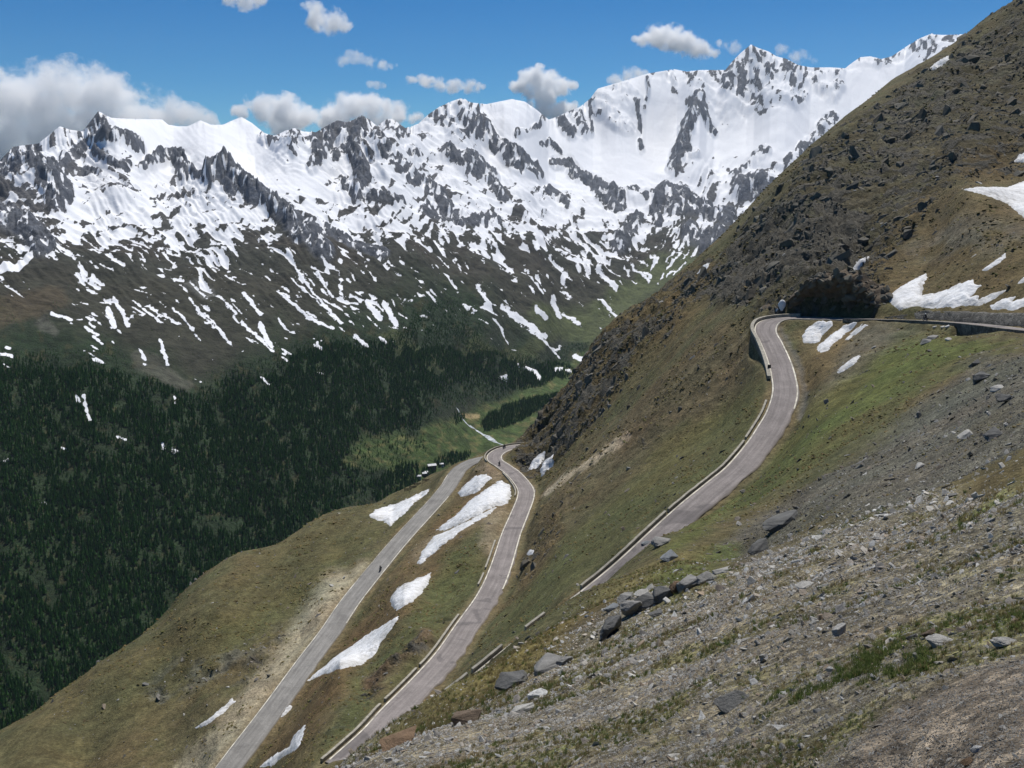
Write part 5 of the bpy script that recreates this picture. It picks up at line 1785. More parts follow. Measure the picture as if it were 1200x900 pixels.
# ------------------------------------------------------------------ snow patches on the near hillside
for poly, thk, lab in SNOWP:
    Pn = np.asarray(poly, float)
    cx, cy = Pn.mean(0)
    hits = [near_hit(a, b, 90) for a, b in poly]
    rs = np.array([math.hypot(h[0], h[1]) for h in hits if h is not None])
    if not len(rs):
        continue
    md_ = np.median(rs)
    rs = rs[(rs > md_ * 0.72) & (rs < md_ * 1.38)]
    t0, t1 = Pn[:, 0].min() - 3, Pn[:, 0].max() + 3
    tha = pix2pol(t0, cy)[0] - 0.003
    thb = pix2pol(t1, cy)[0] + 0.003
    nt_ = int(np.clip((t1 - t0) * 1.5, 16, 150))
    nr_ = int(np.clip((Pn[:, 1].max() - Pn[:, 1].min()) * 3, 30, 150))
    tg = np.linspace(tha, thb, nt_)
    rg = np.exp(np.linspace(math.log(rs.min() * 0.975), math.log(rs.max() * 1.025), nr_))
    TG, RG = np.meshgrid(tg, rg, indexing='ij')
    X, Y = RG * np.sin(TG), RG * np.cos(TG)
    Z = near_z(X.ravel(), Y.ravel()).reshape(X.shape)
    a, b = pol2pix(TG, Z / RG)
    sd2 = inpoly(a, b, poly) + 2.2 * fbm(X * 0.5, Y * 0.5, 230, 3) + 0.6 * perlin(X * 1.4, Y * 1.4, 233)
    dm = sd2 * RG / 1200
    Hh = thk * (1 - np.exp(-np.maximum(dm, 0) / (0.9 * thk))) + 0.22 * fbm(X * 0.3, Y * 0.3, 236, 4) * smooth(0, 2, dm) + np.where(dm < 0, dm * 0.6, 0) + 0.02
    keep = dm > -0.45
    cell = keep[:-1, :-1] & keep[1:, :-1] & keep[1:, 1:] & keep[:-1, 1:]
    ii = np.arange(X.size).reshape(X.shape)
    q4 = np.stack([ii[:-1, :-1], ii[1:, :-1], ii[1:, 1:], ii[:-1, 1:]], -1)[cell][:, ::-1]
    if not len(q4):
        continue
    used, inv = np.unique(q4, return_inverse=True)
    V = np.stack([X.ravel(), Y.ravel(), (Z + Hh).ravel()], 1)[used]
    o = link_mesh("snow_patch", V, inv.reshape(-1, 4), MAT_SNOW, attrs={"edge": (1 - smooth(0, 1.6, dm)).ravel()[used]})
    tag(o, lab, "snow patch")
# upright lump of snow at the corner of the cut
C, w = ROADS['U']
hp = pt_d(916, 366.5, 281)
mb = MB().ball((0, 0, 1.3), (1.1, 1.0, 2.2), 3).ball((-1.2, 0, 0.5), (1.3, 0.9, 0.9), 3).ball((0.7, 0.1, 0.7), (0.9, 0.9, 1.2), 3)
for v in mb.bm.verts:
    k = float(perlin(np.array([v.co.x * 1.1 + 5]), np.array([v.co.z * 1.1 + v.co.y]), 240)[0]) * 0.28
    v.co.x *= 1 + k
    v.co.y *= 1 + k
o = mb.build("snow_lump", MAT_SNOW, None, True)
o.location = hp
tag(o, "upright lump of old snow standing at the left corner of the rock cut", "snow lump")

# ------------------------------------------------------------------ trees on the far slope
def mat_leaf(name, a, b):
    m = NT(name)
    rnd = m.n("ShaderNodeObjectInfo").outputs['Random']
    c = m.ramp(rnd, [(0.0, a), (1.0, b)])
    n = m.noise(m.pos(), 0.5, 3)
    cc = m.mix(1.0, c, m.ramp(n, [(0.3, 0.7), (0.7, 1.3)]), 'MULTIPLY')
    m.l(cc, m.b.inputs['Base Color'])
    tr = m.n("ShaderNodeBsdfTranslucent")
    m.l(cc, tr.inputs[0])
    mx = m.n("ShaderNodeMixShader")
    mx.inputs[0].default_value = 0.5
    m.l(m.b.outputs[0], mx.inputs[1])
    m.l(tr.outputs[0], mx.inputs[2])
    m.l(mx.outputs[0], m.out.inputs[0])
    return m.m


MAT_LARCH = mat_leaf("larch_needles", (0.038, 0.125, 0.024), (0.090, 0.205, 0.044))
MAT_SPRUCE = mat_leaf("spruce_needles", (0.018, 0.078, 0.020), (0.038, 0.120, 0.030))
MAT_BARK = mat_simple("bark", (0.07, 0.05, 0.035), 0.95, 0.3, 3, 0)


def tree_mesh(name, seed, h, wid, leaf, tiers):
    r = np.random.default_rng(seed)
    V, Fc, MI = [], [], []
    k = 5
    for a in range(k):
        V.append((0.022 * h * math.cos(6.283 * a / k), 0.022 * h * math.sin(6.283 * a / k), -0.06 * h))
    V.append((0, 0, h * 0.97))
    for a in range(k):
        Fc.append((a, (a + 1) % k, k))
        MI.append(1)
    for t in range(tiers):
        f = t / (tiers - 1)
        zb = h * (0.12 + 0.74 * f) + r.normal(0, 0.012) * h
        rad = wid * (1 - f * 0.88) * r.uniform(0.8, 1.15)
        zt = zb + h * 0.17
        c = len(V)
        V.append((r.normal(0, 0.02) * wid, r.normal(0, 0.02) * wid, min(zt, h * 1.0)))
        m_ = 9
        ph = r.uniform(0, 6)
        for a in range(m_):
            q = rad * (r.uniform(0.9, 1.25) if a % 2 == 0 else r.uniform(0.35, 0.6))
            V.append((q * math.cos(ph + 6.283 * a / m_), q * math.sin(ph + 6.283 * a / m_), zb - (0.05 * h if a % 2 == 0 else -0.01 * h) + r.normal(0, 0.01) * h))
        for a in range(m_):
            if r.uniform() > 0.08:
                Fc.append((c, c + 1 + a, c + 1 + (a + 1) % m_))
                MI.append(0)
    me = bpy.data.meshes.new(name)
    me.from_pydata(V, [], Fc)
    me.materials.append(leaf)
    me.materials.append(MAT_BARK)
    me.polygons.foreach_set('material_index', MI)
    return me


TREES = [tree_mesh("conifer", 700, 1, 0.17, MAT_LARCH, 7), tree_mesh("conifer", 701, 1, 0.20, MAT_LARCH, 6), tree_mesh("conifer", 702, 1, 0.15, MAT_SPRUCE, 8), tree_mesh("conifer", 703, 1, 0.19, MAT_SPRUCE, 7), tree_mesh("conifer", 704, 1, 0.22, MAT_LARCH, 6)]
# how dense the wood stands (cover per grid cell), with clearings and an open tree line
fden = smooth(-50, 48, inpoly(wtx, wty, FOREST)) ** 2.6
clear = smooth(0.12, 0.35, fbm(sx / 16, sy / 26, 250, 3))
fden *= 1 - 0.75 * clear
for pts, w_, k_ in [([(165, 422), (190, 436), (222, 450)], 10, 1), ([(95, 462), (105, 492)], 4, .9), ([(60, 480), (100, 520)], 6, .6), ([(20, 400), (60, 395), (110, 402)], 16, .75), ([(130, 500), (150, 515)], 9, .6), ([(290, 430), (330, 425)], 12, .5), ([(0, 760), (40, 800), (60, 830)], 7, .8), ([(25, 640), (60, 700)], 6, .7), ([(240, 610), (275, 620)], 10, .6)]:
    fden *= 1 - k_ * (1 - smooth(w_ * 0.5, w_ * 1.5, strokedist(wfx, wfy, pts)))
fden *= 1 - 0.93 * me_
COPSES = [([(563, 497), (572, 487), (590, 478), (612, 469), (640, 464), (655, 462), (650, 475), (628, 484), (612, 494), (590, 503), (568, 506)], 1.0),
          ([(585, 452), (600, 432), (640, 426), (665, 428), (655, 440), (640, 452), (600, 460)], 0.9), ([(640, 438), (668, 428), (676, 436), (660, 446)], .7),
          ([(510, 540), (530, 533), (552, 532), (548, 540), (524, 548), (512, 550)], 1.0), ([(470, 545), (490, 545), (494, 570), (470, 580), (440, 590), (430, 570)], 1.0), ([(492, 552), (506, 550), (512, 556), (500, 562)], .8),
          ([(548, 486), (536, 478), (528, 490), (536, 500)], .5), ([(470, 510), (496, 500), (500, 532), (470, 535)], .32), ([(395, 545), (430, 505), (480, 512), (480, 548), (430, 575), (400, 580)], .28), ([(500, 500), (540, 490), (560, 505), (520, 525)], .06)]
for poly, k_ in COPSES:
    fden = np.maximum(fden, k_ * smooth(-2, 2, inpoly(fpx, fpy, poly)))
shr = smooth(-20, 20, inpoly(wfx, wfy, [(-300, 330), (150, 350), (300, 330), (420, 330), (520, 310), (600, 350), (690, 400), (600, 420), (420, 400), (200, 440), (-300, 420)]))
fden = np.maximum(fden, shr * 0.16 * smooth(0, .3, fbm(sx / 18, sy / 18, 255, 3)))
fden *= (SNOW < 0.45)
g = np.random.default_rng(900)
NTREE = 300000
th = g.uniform(FTH[0] * 0.72, 0.16, NTREE)
r = np.sqrt(g.uniform(1150.0 ** 2, 3400.0 ** 2, NTREE))
ii = np.clip(np.searchsorted(FTH, th), 0, len(FTH) - 1)
jj = np.clip((np.log(r / 1050) / np.log(FEND[ii] / 1050) * FR_).astype(int), 0, FR_)
pr = fden[ii, jj]
# hidden behind the near hillside: not needed
sil_here = np.interp(th, NTH, NSIL)
k = (g.uniform(0, 1, NTREE) < pr) & (FT[ii, jj] + 22 / r > sil_here - 0.01)
th, r, ii, jj, sil_here = th[k], r[k], ii[k], jj[k], sil_here[k]
n = len(r)
x, y = r * np.sin(th), r * np.cos(th)
z = far_z(x, y)
edge = fden[ii, jj]
hh = g.uniform(6.0, 14, n) * (0.38 + 0.62 * np.clip(edge * 1.3, 0, 1))
hh *= np.where(shr[ii, jj] > 0.5, 0.55, 1.0)
scl = np.stack([hh * g.uniform(0.85, 1.25, n), hh * g.uniform(0.85, 1.25, n), hh], 1)
rot = np.stack([g.normal(0, 0.03, n), g.normal(0, 0.03, n), g.uniform(0, 6.28, n)], 1)
idx = np.where(g.uniform(0, 1, n) < 0.6, g.choice([0, 1, 4], n), g.choice([2, 3], n))
P = np.stack([x, y, z], 1)
px_, py_ = pol2pix(th, z / r)
vis = (px_ > 4) & (py_ < 890) & (z / r > sil_here + 0.003)
score = np.where(vis, hh / r, 0)
top = np.argsort(-score)[:290]
ist = np.zeros(n, bool)
ist[top] = True
tobs = []
for q in top:
    tobs.append(place("conifer_tree", TREES[idx[q]], P[q], rot[q], scl[q], "dark green conifer, one of many crowding the forested slope across the valley", "tree", "conifers of the forest across the valley"))
protos_t = [next((o for o in tobs if o.data == TREES[q]), tobs[0]) for q in range(5)]
scatter("forest", P[~ist], rot[~ist], scl[~ist], idx[~ist], protos_t)
print("trees", n)

# ------------------------------------------------------------------ stream and huts on the valley floor
pts = [(536, 480), (541, 490), (548, 498), (556, 504), (563, 508), (571, 513), (577, 516), (583, 520), (594, 524)]
cl = catmull([far_hit(a, b) for a, b in pts], 12)
cl[:, 2] = far_z(cl[:, 0], cl[:, 1])
T = tangents(cl)
Nn = np.stack([-T[:, 1], T[:, 0]], 1)
wv = 3.2 + 1.6 * fbm(np.arange(len(cl)) * 0.15, np.zeros(len(cl)), 260, 2)
wv += 3.5 * np.exp(-((np.arange(len(cl)) - 68) / 9.0) ** 2)
L_, R_ = cl.copy(), cl.copy()
L_[:, :2] += Nn * wv[:, None]
R_[:, :2] -= Nn * wv[:, None]
L_[:, 2] = far_z(L_[:, 0], L_[:, 1])
R_[:, 2] = far_z(R_[:, 0], R_[:, 1])
V = np.stack([L_, R_], 1) + np.array((0, 0, 0.7))
idn = np.arange(len(cl) * 2).reshape(-1, 2)
m = NT("white_water")
nn = m.noise(m.pos(), 0.12, 4)
m.l(m.mix(m.ramp(nn, [(0.4, 0), (0.6, 1)]), (0.30, 0.33, 0.33), (0.62, 0.66, 0.68)), m.b.inputs['Base Color'])
m.b.inputs['Roughness'].default_value = 0.4
o = link_mesh("stream", V.reshape(-1, 3), np.stack([idn[:-1, 0], idn[:-1, 1], idn[1:, 1], idn[1:, 0]], -1), m.m)
tag(o, kind='structure')

MAT_ROOF = mat_simple("bright_roof", (0.60, 0.60, 0.60), 0.5, 0.15, 0.4, 0)
MAT_HUTW = mat_simple("timber_wall", (0.07, 0.055, 0.045), 0.9, 0.3, 0.5, 0)
MAT_PLASTER = mat_simple("pale_plaster", (0.45, 0.42, 0.38), 0.9, 0.15, 0.5, 0)
MAT_GLASS = mat_simple("dark_window", (0.02, 0.025, 0.03), 0.2, 0.1, 1, 0, spec=0.5)


def hut(px, py, L, Wd, H, rz, wallm, label):
    b = far_hit(px, py)
    root = empty("valley_house", b, rz, label, "house", None)
    MB().box((0, 0, H / 2 - 1.5), (L, Wd, H + 3)).build("wall", wallm, root)
    bm = MB()
    for s_ in (-1, 1):
        bm.box((0, s_ * Wd * 0.27, H + Wd * 0.15), (L * 1.1, Wd * 0.68, 0.35), Euler((-s_ * 0.5, 0, 0)))
    bm.build("roof", MAT_ROOF, root)
    for s_ in (-1, 1):
        MB().box((s_ * L * 0.49, 0, H + Wd * 0.08), (0.3, Wd * 0.62, Wd * 0.22), None, 1.0).build("gable", wallm, root)
    wm = None
    for q in range(3):
        w0 = MB().box((0, 0, 0), (1.4, 0.25, 1.5)).build("window", MAT_GLASS, root) if wm is None else bpy.data.objects.new("window", wm)
        if wm is None:
            wm = w0.data
        else:
            COL.objects.link(w0)
            w0.parent = root
        w0.location = (-L * 0.3 + q * L * 0.3, -Wd / 2 - 0.05, H * 0.55)
    MB().box((L * 0.12, -Wd / 2 - 0.06, 1.1), (1.3, 0.2, 2.2)).build("door", MAT_BARK, root)
    return root


hut(506, 549, 17, 10, 6, 0.35, MAT_HUTW, "longest valley house with a bright white roof, at the edge of the dark trees")
hut(517, 546.5, 9, 6, 3.5, 0.3, MAT_PLASTER, "small pale roofed shed on the meadow, rightmost of the valley huts")
hut(497.5, 559, 9, 7, 5, 0.2, MAT_HUTW, "lowest valley house with a pale roof just above the brown spur")
hut(499, 555.5, 8, 6, 4, 0.4, MAT_HUTW, "small hut with a white roof between the long house and the lowest one")
hut(491, 560.5, 9, 7, 4, 0.1, MAT_PLASTER, "greyish hut half among dark trees, leftmost of the valley huts")

# ------------------------------------------------------------------ timber snow rakes on the spur
MAT_TIMBER = mat_simple("grey_timber", (0.10, 0.085, 0.065), 0.95, 0.3, 4, 0)
for px, py, lab in ((478, 575, "lowest timber snow fence on the spur above the pointed snow patch"), (484, 572, "second lowest timber snow fence on the spur above the pointed snow patch"), (489, 568.5, "second highest timber snow fence on the spur by the skyline"), (499, 564, "highest timber snow fence on the spur by the skyline, nearest the huts")):
    hp = near_hit(px, py, 150)
    if hp is None:
        continue
    rt = empty("snow_fence", hp, 0.1, lab, "snow fence", "timber snow fences on the spur")
    for sx_ in (-1.2, 0, 1.2):
        MB().box((sx_, 0, 0.2), (0.14, 0.14, 1.8)).build("post", MAT_TIMBER, rt)
    bm_ = None
    for q in range(3):
        if bm_ is None:
            b0 = MB().box((0, 0, 0), (3.0, 0.06, 0.2)).build("plank", MAT_TIMBER, rt)
            bm_ = b0.data
        else:
            b0 = bpy.data.objects.new("plank", bm_)
            COL.objects.link(b0)
            b0.parent = rt
        b0.location = (0, -0.1, 0.25 + 0.32 * q)

# ------------------------------------------------------------------ motorcyclists
MAT_BLACK = mat_simple("black_paint", (0.02, 0.02, 0.022), 0.4, 0.1, 2, 0, spec=0.5)
MAT_RUBBER = mat_simple("rubber", (0.015, 0.015, 0.015), 0.9, 0.1, 2, 0)
MAT_STEEL = mat_simple("steel", (0.35, 0.35, 0.36), 0.35, 0.1, 2, 0, metal=0.9)
MAT_JACKET = mat_simple("dark_jacket", (0.025, 0.026, 0.03), 0.8, 0.15, 8, 0)
MAT_WHITE = mat_simple("white_shell", (0.75, 0.75, 0.74), 0.35, 0.05, 3, 0)
MAT_VISOR = mat_simple("visor", (0.03, 0.03, 0.04), 0.15, 0.05, 3, 0, spec=0.6)


def skin_body(name, verts, edges, mat):
    me = bpy.data.meshes.new(name)
    me.from_pydata([v[:3] for v in verts], edges, [])
    me.materials.append(mat)
    o = bpy.data.objects.new(name, me)
    COL.objects.link(o)
    o.modifiers.new("skin", 'SKIN')
    if not me.skin_vertices:
        me.skin_vertices.new()
    for k, v in enumerate(verts):
        me.skin_vertices[0].data[k].radius = (v[3], v[3])
        me.skin_vertices[0].data[k].use_root = (k == 0)
    s_ = o.modifiers.new("sub", 'SUBSURF')
    s_.levels = s_.render_levels = 1
    return o


def seated_body():
    V = [(0, -0.25, 0.86, .15), (0, -0.14, 1.10, .15), (0, -0.02, 1.32, .17), (0, 0.04, 1.46, .07), (0, 0.08, 1.60, .10)]
    E = [(0, 1), (1, 2), (2, 3), (3, 4)]
    for s_ in (-1, 1):
        b = len(V)
        V += [(s_ * .12, -0.2, .84, .10), (s_ * .22, .18, .74, .085), (s_ * .22, -.08, .38, .06), (s_ * .22, .06, .30, .045)]
        E += [(0, b), (b, b + 1), (b + 1, b + 2), (b + 2, b + 3)]
        b = len(V)
        V += [(s_ * .21, 0.0, 1.36, .075), (s_ * .32, .18, 1.14, .055), (s_ * .30, .44, 1.04, .04), (s_ * .27, .52, 1.02, .035)]
        E += [(2, b), (b, b + 1), (b + 1, b + 2), (b + 2, b + 3)]
    return V, E


def motorcyclist(pos, rz, helmet, l1, l2):
    mt_ = empty("motorcycle", pos, rz, l1, "motorcycle")
    for yy in (-0.68, 0.72):
        wb = MB()
        for a in range(18):
            p0, p1 = 2 * math.pi * a / 18, 2 * math.pi * (a + 1) / 18
            wb.tube((0, yy + .27 * math.cos(p0), .31 + .27 * math.sin(p0)), (0, yy + .27 * math.cos(p1), .31 + .27 * math.sin(p1)), .055, n=6)
        wh = wb.build("wheel", MAT_RUBBER, mt_)
        sb = MB().tube((-.08, yy, .31), (.08, yy, .31), .06)
        for a in range(6):
            sb.tube((0, yy, .31), (0, yy + .25 * math.cos(a * 1.047), .31 + .25 * math.sin(a * 1.047)), .013, n=4)
        sb.build("rim", MAT_STEEL, wh)
    MB().box((0, 0.02, .48), (.34, .55, .36), None, .8).tube((-.14, -.1, .35), (-.16, -.75, .42), .05).build("engine", MAT_STEEL, mt_)
    MB().ball((0, .18, .86), (.17, .30, .15)).box((0, .55, .92), (.34, .26, .34), Euler((.3, 0, 0)), .6).build("fairing", MAT_BLACK, mt_)
    MB().box((0, -.38, .80), (.28, .68, .10), Euler((.06, 0, 0)), .85).build("seat", MAT_RUBBER, mt_)
    MB().tube((-.36, .5, 1.03), (.36, .5, 1.03), .02).build("handlebar", MAT_BLACK, mt_)
    fk = MB()
    for s_ in (-1, 1):
        fk.tube((s_ * .09, .72, .31), (s_ * .09, .5, .98), .028)
    fk.build("fork", MAT_STEEL, mt_)
    MB().ball((0, .68, .92), (.09, .05, .08)).build("headlight", MAT_WHITE, mt_)
    MB().box((0, -.8, .82), (.42, .3, .3)).build("top_case", MAT_BLACK, mt_)
    V, E = seated_body()
    pr_ = skin_body("person", V, E, MAT_JACKET)
    pr_.location = pos
    pr_.rotation_euler = (0, 0, rz)
    tag(pr_, l2, "person")
    MB().ball((0, .09, 1.66), (.135, .155, .15)).build("helmet", helmet, pr_, True)
    MB().ball((0, .17, 1.66), (.11, .09, .06)).build("visor", MAT_VISOR, pr_, True)
    gl = MB()
    for s_ in (-1, 1):
        gl.ball((s_ * .26, .53, 1.03), (.05, .05, .045), 1)
        for q in range(4):
            gl.tube((s_ * (.235 + .022 * q), .55, 1.045), (s_ * (.235 + .022 * q), .585, 1.0), .012, .01, 5)
        gl.tube((s_ * .22, .5, 1.03), (s_ * .20, .53, .99), .013, .01, 5)
    gl.build("gloves", MAT_BLACK, pr_)


def on_road(key, px, py, side):
    C, w = ROADS[key]
    a, b = pix_of(C)
    sel = np.hypot(a - px, b - py)
    k = int(np.argmin(sel))
    T = tangents(C)[k]
    p = C[k].copy()
    p[:2] += np.array((-T[1], T[0])) * side
    p[2] += 0.01
    return p, math.atan2(T[1], T[0]) - math.pi / 2


p, a = on_road('U', 1086, 376, 0.6)
motorcyclist(p, a, MAT_WHITE, "dark motorcycle on the straight upper road in front of the grey wall", "rider in dark clothes with a white helmet on the straight upper road")
p, a = on_road('L', 445.5, 672, -1.7)
motorcyclist(p, a + math.pi, MAT_BLACK, "dark motorcycle near the right edge line of the pale lower road", "rider in dark clothes on the pale lower road")
p, a = on_road('M', 586, 549, 1.2)
motorcyclist(p, a + math.pi, MAT_BLACK, "dark motorcycle in the far bend of the middle road, nearer of the two there", "rider in dark clothes in the far bend, nearer of the two there")
p, a = on_road('M', 592, 526, 0.5)
motorcyclist(p, a, MAT_BLACK, "dark motorcycle at the very end of the middle road under the rock nose", "rider in dark clothes at the very end of the middle road under the rock nose")
# dark marker box on the coping left of the S-bend
p, a = on_road('U', 902, 440, -3.0)
C, w = ROADS['U']
o = empty("marker_board", p, a, "small black board standing at the lower end of the pale coping", "marker board")
MB().box((0, 0, 0.55), (.08, .08, 1.1)).build("post", MAT_STEEL, o)
MB().box((0, 0.06, 1.1), (.75, .06, .85)).build("panel", MAT_BLACK, o)

# ------------------------------------------------------------------ grass in the foreground
def tuft_mesh(name, seed, mat, n=16, h=1.0, spread=0.4):
    r_ = np.random.default_rng(seed)
    V, Fc = [], []
    for _ in range(n):
        a, d = r_.uniform(0, 6.28), r_.uniform(0, spread)
        bx, by = d * math.cos(a), d * math.sin(a)
        b = r_.uniform(0, 6.28)
        le = r_.uniform(0.3, 0.7) * h
        hh_ = r_.uniform(0.6, 1.1) * h
        w_ = 0.035
        dx, dy = math.cos(b), math.sin(b)
        c = len(V)
        V += [(bx - dy * w_, by + dx * w_, -0.1), (bx + dy * w_, by - dx * w_, -0.1), (bx + dx * le * .35 - dy * w_ * .7, by + dy * le * .35 + dx * w_ * .7, hh_ * .6), (bx + dx * le * .35 + dy * w_ * .7, by + dy * le * .35 - dx * w_ * .7, hh_ * .6), (bx + dx * le, by + dy * le, hh_)]
        Fc += [(c, c + 1, c + 3, c + 2), (c + 2, c + 3, c + 4)]
    me = bpy.data.meshes.new(name)
    me.from_pydata(V, [], Fc)
    me.materials.append(mat)
    return me


MAT_GRASS = mat_leaf("green_grass", (0.075, 0.12, 0.03), (0.15, 0.175, 0.06))
MAT_DRY = mat_leaf("dry_grass", (0.16, 0.13, 0.06), (0.27, 0.22, 0.11))
tg_ = [tuft_mesh("grass_tuft", 801, MAT_GRASS), tuft_mesh("grass_tuft", 802, MAT_GRASS, 20, 1.0, .5), tuft_mesh("grass_tuft", 803, MAT_DRY, 18, .9, .5)]
gz = zone([(930, 795), (985, 775), (1040, 757), (1085, 757), (1100, 770), (1060, 785), (1000, 800), (930, 812), (895, 812)], 9) * (NR < 12) * smooth(-0.15, 0.25, fbm(NX * 1.6, NY * 1.6, 290, 3))
gz = np.maximum(gz, zone([(1170, 715), (1215, 700), (1240, 730), (1190, 745), (1160, 738)], 6) * (NR < 14) * .9)
gz = np.maximum(gz, zone([(840, 880), (930, 860), (980, 880), (900, 930), (760, 920)], 16) * (NR < 12) * 0.55)
gz = np.maximum(gz, fz * smooth(-0.05, 0.35, gm) * 0.36 * (1 - bare))
gz = np.maximum(gz, np.maximum(crest, 0) * 0.5)
th, r, i, j, g = hill_samples(110000, (R(-22), R(33)), (3.0, 75), gz, 801)
n = len(r)
x, y = r * np.sin(th), r * np.cos(th)
strong = (zone([(930, 795), (985, 775), (1040, 757), (1085, 757), (1100, 770), (1060, 785), (1000, 800), (930, 812), (895, 812)], 6) * (NR < 12))[i, j] > .4
h_ = np.where(strong, 0.05, np.clip(0.0045 * r, 0.015, 0.13)) * g.uniform(0.6, 1.3, n)
dryk = g.uniform(0, 1, n) < np.where(strong, 0.06, np.where(r > 20, 0.7, 0.5))
idx = np.where(dryk, 2, g.integers(0, 2, n))
P = np.stack([x, y, near_z(x, y)], 1)
rot = np.stack([g.normal(0, .12, n), g.normal(0, .12, n), g.uniform(0, 6.28, n)], 1)
scl = np.stack([h_ * 1.3, h_ * 1.3, h_], 1)
gproto = []
for k in range(3):
    q = int(np.nonzero(idx == k)[0][np.argmin(r[idx == k])])
    o = place("grass_tuft", tg_[k], P[q], rot[q], scl[q])
    tag(o, kind='stuff')
    gproto.append(o)
scatter("grass", P, rot, scl, idx, gproto)

# ------------------------------------------------------------------ clouds behind the range
def cloud(label, lumps, D, dens=0.010, nsc=1 / 420.0, cut=0.42, seed=0):
    r_ = np.random.default_rng(seed)
    cx = np.mean([l[0] for l in lumps])
    cy = np.mean([l[1] for l in lumps])
    org = pt_d(cx, cy, D)
    bm = bmesh.new()
    cen = []
    k = D / 1200
    more = []
    for px, py, ra in lumps:
        for _ in range(3):
            more.append((px + r_.uniform(-1.3, 1.3) * ra, py + r_.uniform(-0.55, 0.35) * ra, ra * r_.uniform(0.35, 0.72)))
    for px, py, ra in list(lumps) + more:
        p = pt_d(px, py, D * (1 + r_.uniform(-0.012, 0.012))) - org
        cen.append((tuple(p), ra * k))
        M_ = Matrix.Translation(p) @ Matrix.Diagonal((ra * k * 1.55, ra * k * 1.45, ra * k * 1.5, 1))
        bmesh.ops.create_icosphere(bm, subdivisions=2, radius=1, matrix=M_)
    me = bpy.data.meshes.new("cloud")
    bm.to_mesh(me)
    bm.free()
    m = bpy.data.materials.new("cloud_vapour")
    m.use_nodes = True
    t = m.node_tree
    t.nodes.clear()
    o_ = t.nodes.new("ShaderNodeOutputMaterial")
    v = t.nodes.new("ShaderNodeVolumePrincipled")
    v.inputs['Color'].default_value = (1, 1, 1, 1)
    v.inputs['Anisotropy'].default_value = 0.3
    tc = t.nodes.new("ShaderNodeTexCoord")
    no = t.nodes.new("ShaderNodeTexNoise")
    no.inputs['Scale'].default_value = nsc * 1.5
    no.inputs['Detail'].default_value = 7
    no.inputs['Roughness'].default_value = 0.68
    ad = t.nodes.new("ShaderNodeVectorMath")
    ad.operation = 'ADD'
    ad.inputs[1].default_value = (seed * 731.0, seed * 211.0, 0)
    t.links.new(tc.outputs['Object'], ad.inputs[0])
    t.links.new(ad.outputs[0], no.inputs['Vector'])

    def mth(op, a_, b_, c_=None):
        x_ = t.nodes.new("ShaderNodeMath")
        x_.operation = op
        for sck, vv in zip(x_.inputs, (a_, b_, c_)):
            if vv is None:
                continue
            if hasattr(vv, 'links'):
                t.links.new(vv, sck)
            else:
                sck.default_value = vv
        return x_.outputs[0]
    dist = None
    for p, rr_ in cen:
        s1 = t.nodes.new("ShaderNodeVectorMath")
        s1.operation = 'DISTANCE'
        t.links.new(tc.outputs['Object'], s1.inputs[0])
        s1.inputs[1].default_value = p
        q_ = mth('DIVIDE', s1.outputs['Value'], rr_ * 1.35)
        dist = q_ if dist is None else mth('SMOOTH_MIN', dist, q_, 0.5)
    body = mth('MULTIPLY_ADD', no.outputs[0], 3.4, -1.7)
    body = mth('ADD', body, mth('SUBTRACT', 1.0, dist))
    mr = t.nodes.new("ShaderNodeMapRange")
    mr.inputs['From Min'].default_value = cut - 0.16
    mr.inputs['From Max'].default_value = cut - 0.16 + 0.45
    mr.inputs['To Min'].default_value = 0
    mr.inputs['To Max'].default_value = dens * 1.3
    t.links.new(body, mr.inputs['Value'])
    t.links.new(mr.outputs[0], v.inputs['Density'])
    t.links.new(v.outputs[0], o_.inputs['Volume'])
    me.materials.append(m)
    o = bpy.data.objects.new("cloud", me)
    o.location = org
    COL.objects.link(o)
    rm = o.modifiers.new("remesh", 'REMESH')
    rm.mode = 'VOXEL'
    rm.voxel_size = max(25.0, 4.5 * k)
    return tag(o, label, "cloud")


cloud("large grey and white cloud bank behind the peaks on the far left", [(-40, 130, 34), (0, 122, 28), (30, 112, 26), (62, 100, 22), (85, 102, 24), (110, 112, 26), (140, 122, 24), (170, 130, 22), (200, 136, 18), (225, 140, 14), (245, 144, 10), (20, 150, 30), (60, 150, 30), (100, 150, 28), (150, 150, 22), (-30, 165, 30), (20, 172, 22)], 15500, 0.0058, 1 / 500, 0.36, 1)
cloud("white cloud bank rising behind the central peaks left of the middle", [(283, 132, 9), (305, 126, 15), (330, 130, 16), (355, 134, 16), (385, 132, 15), (415, 126, 15), (440, 126, 15), (465, 132, 12), (485, 138, 9), (340, 148, 18), (400, 148, 18), (450, 146, 14)], 15000, 0.010, 1 / 420, 0.36, 2)
cloud("puffy white cloud standing on the ridge right of the middle", [(612, 102, 9), (628, 94, 14), (645, 100, 13), (662, 104, 9), (640, 108, 12), (632, 124, 11), (648, 128, 12), (664, 130, 9), (618, 112, 8)], 14500, 0.014, 1 / 300, 0.33, 3)
cloud("bright elongated cloud in the sky left of the highest peak", [(752, 46, 8), (770, 42, 11), (788, 46, 13), (805, 52, 13), (822, 58, 10), (836, 62, 6)], 14000, 0.012, 1 / 280, 0.36, 4)
cloud("flat cloud strip over the pointed peak in the middle", [(482, 94, 6), (498, 95, 8), (515, 98, 8), (532, 101, 8), (548, 100, 8), (560, 104, 6)], 14000, 0.010, 1 / 260, 0.40, 5)
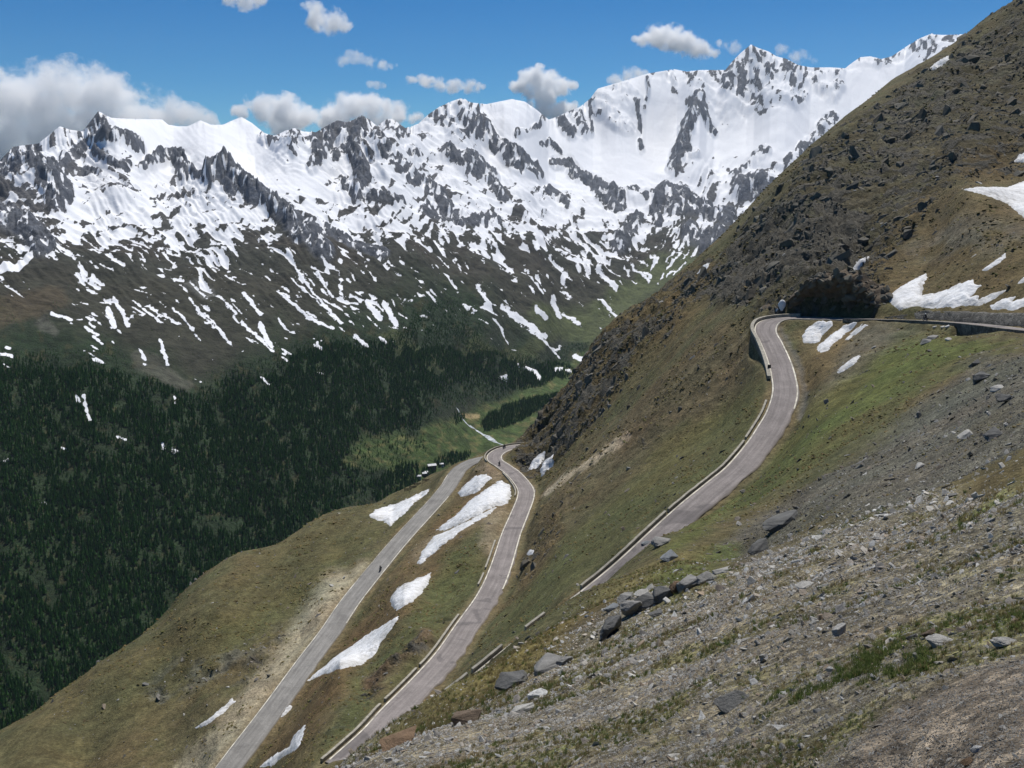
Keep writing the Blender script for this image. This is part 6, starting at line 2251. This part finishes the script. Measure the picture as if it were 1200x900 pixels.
cloud("thin wispy cloud in the sky above the central cloud bank", [(402, 71, 7), (418, 68, 8), (432, 72, 8), (446, 76, 6), (458, 78, 5)], 14000, 0.005, 1 / 240, 0.44, 6)
cloud("small cloud puff near the top edge left of the middle", [(367, 8, 8), (375, 20, 12), (390, 26, 13), (402, 30, 8), (370, 30, 8)], 14000, 0.008, 1 / 260, 0.40, 7)
cloud("cloud cut off by the top edge of the picture", [(268, -4, 9), (285, -3, 12), (302, -2, 9)], 14000, 0.009, 1 / 260, 0.36, 8)
cloud("tiny faint cloud puff under the thin wispy one", [(432, 98, 5), (441, 99, 5), (448, 100, 4)], 14000, 0.005, 1 / 200, 0.40, 9)
cloud("small cloud peeping over the snow ridge left of the rounded summit", [(722, 94, 9), (735, 88, 9), (748, 90, 8)], 14500, 0.006, 1 / 240, 0.38, 10)
cloud("faint wisp right of the bright elongated cloud", [(850, 53, 6), (862, 56, 7)], 14000, 0.004, 1 / 200, 0.44, 11)
cloud("faint wisp over the ridge right of the highest peak", [(915, 58, 7), (935, 68, 8), (948, 70, 6)], 14500, 0.004, 1 / 200, 0.44, 12)

# ------------------------------------------------------------------ haze: one closed box of thin air round the camera and the whole scene
hm = bpy.data.materials.new("haze_air")
hm.use_nodes = True
t = hm.node_tree
t.nodes.clear()
o_ = t.nodes.new("ShaderNodeOutputMaterial")
v = t.nodes.new("ShaderNodeVolumePrincipled")
v.inputs['Color'].default_value = (0.72, 0.85, 1.0, 1)
v.inputs['Density'].default_value = HAZE
v.inputs['Anisotropy'].default_value = 0.0
t.links.new(v.outputs[0], o_.inputs['Volume'])
zlo = float(min(HV[:, 2].min(), FZ.min())) - 3.0
zhi = float(max(HV[:, 2].max(), FZ.max())) + 60.0
xm = float(np.abs(FX).max()) + 200
ym = float(FY.max()) + 200
yl = float(min(HV[:, 1].min(), FY.min())) - 200
hz = MB().box((0, (ym + yl) / 2, (zlo + zhi) / 2), (2 * xm, ym - yl, zhi - zlo)).build("haze", hm)
hz['kind'] = 'stuff'
print("haze box", zlo, zhi, xm, yl, ym)
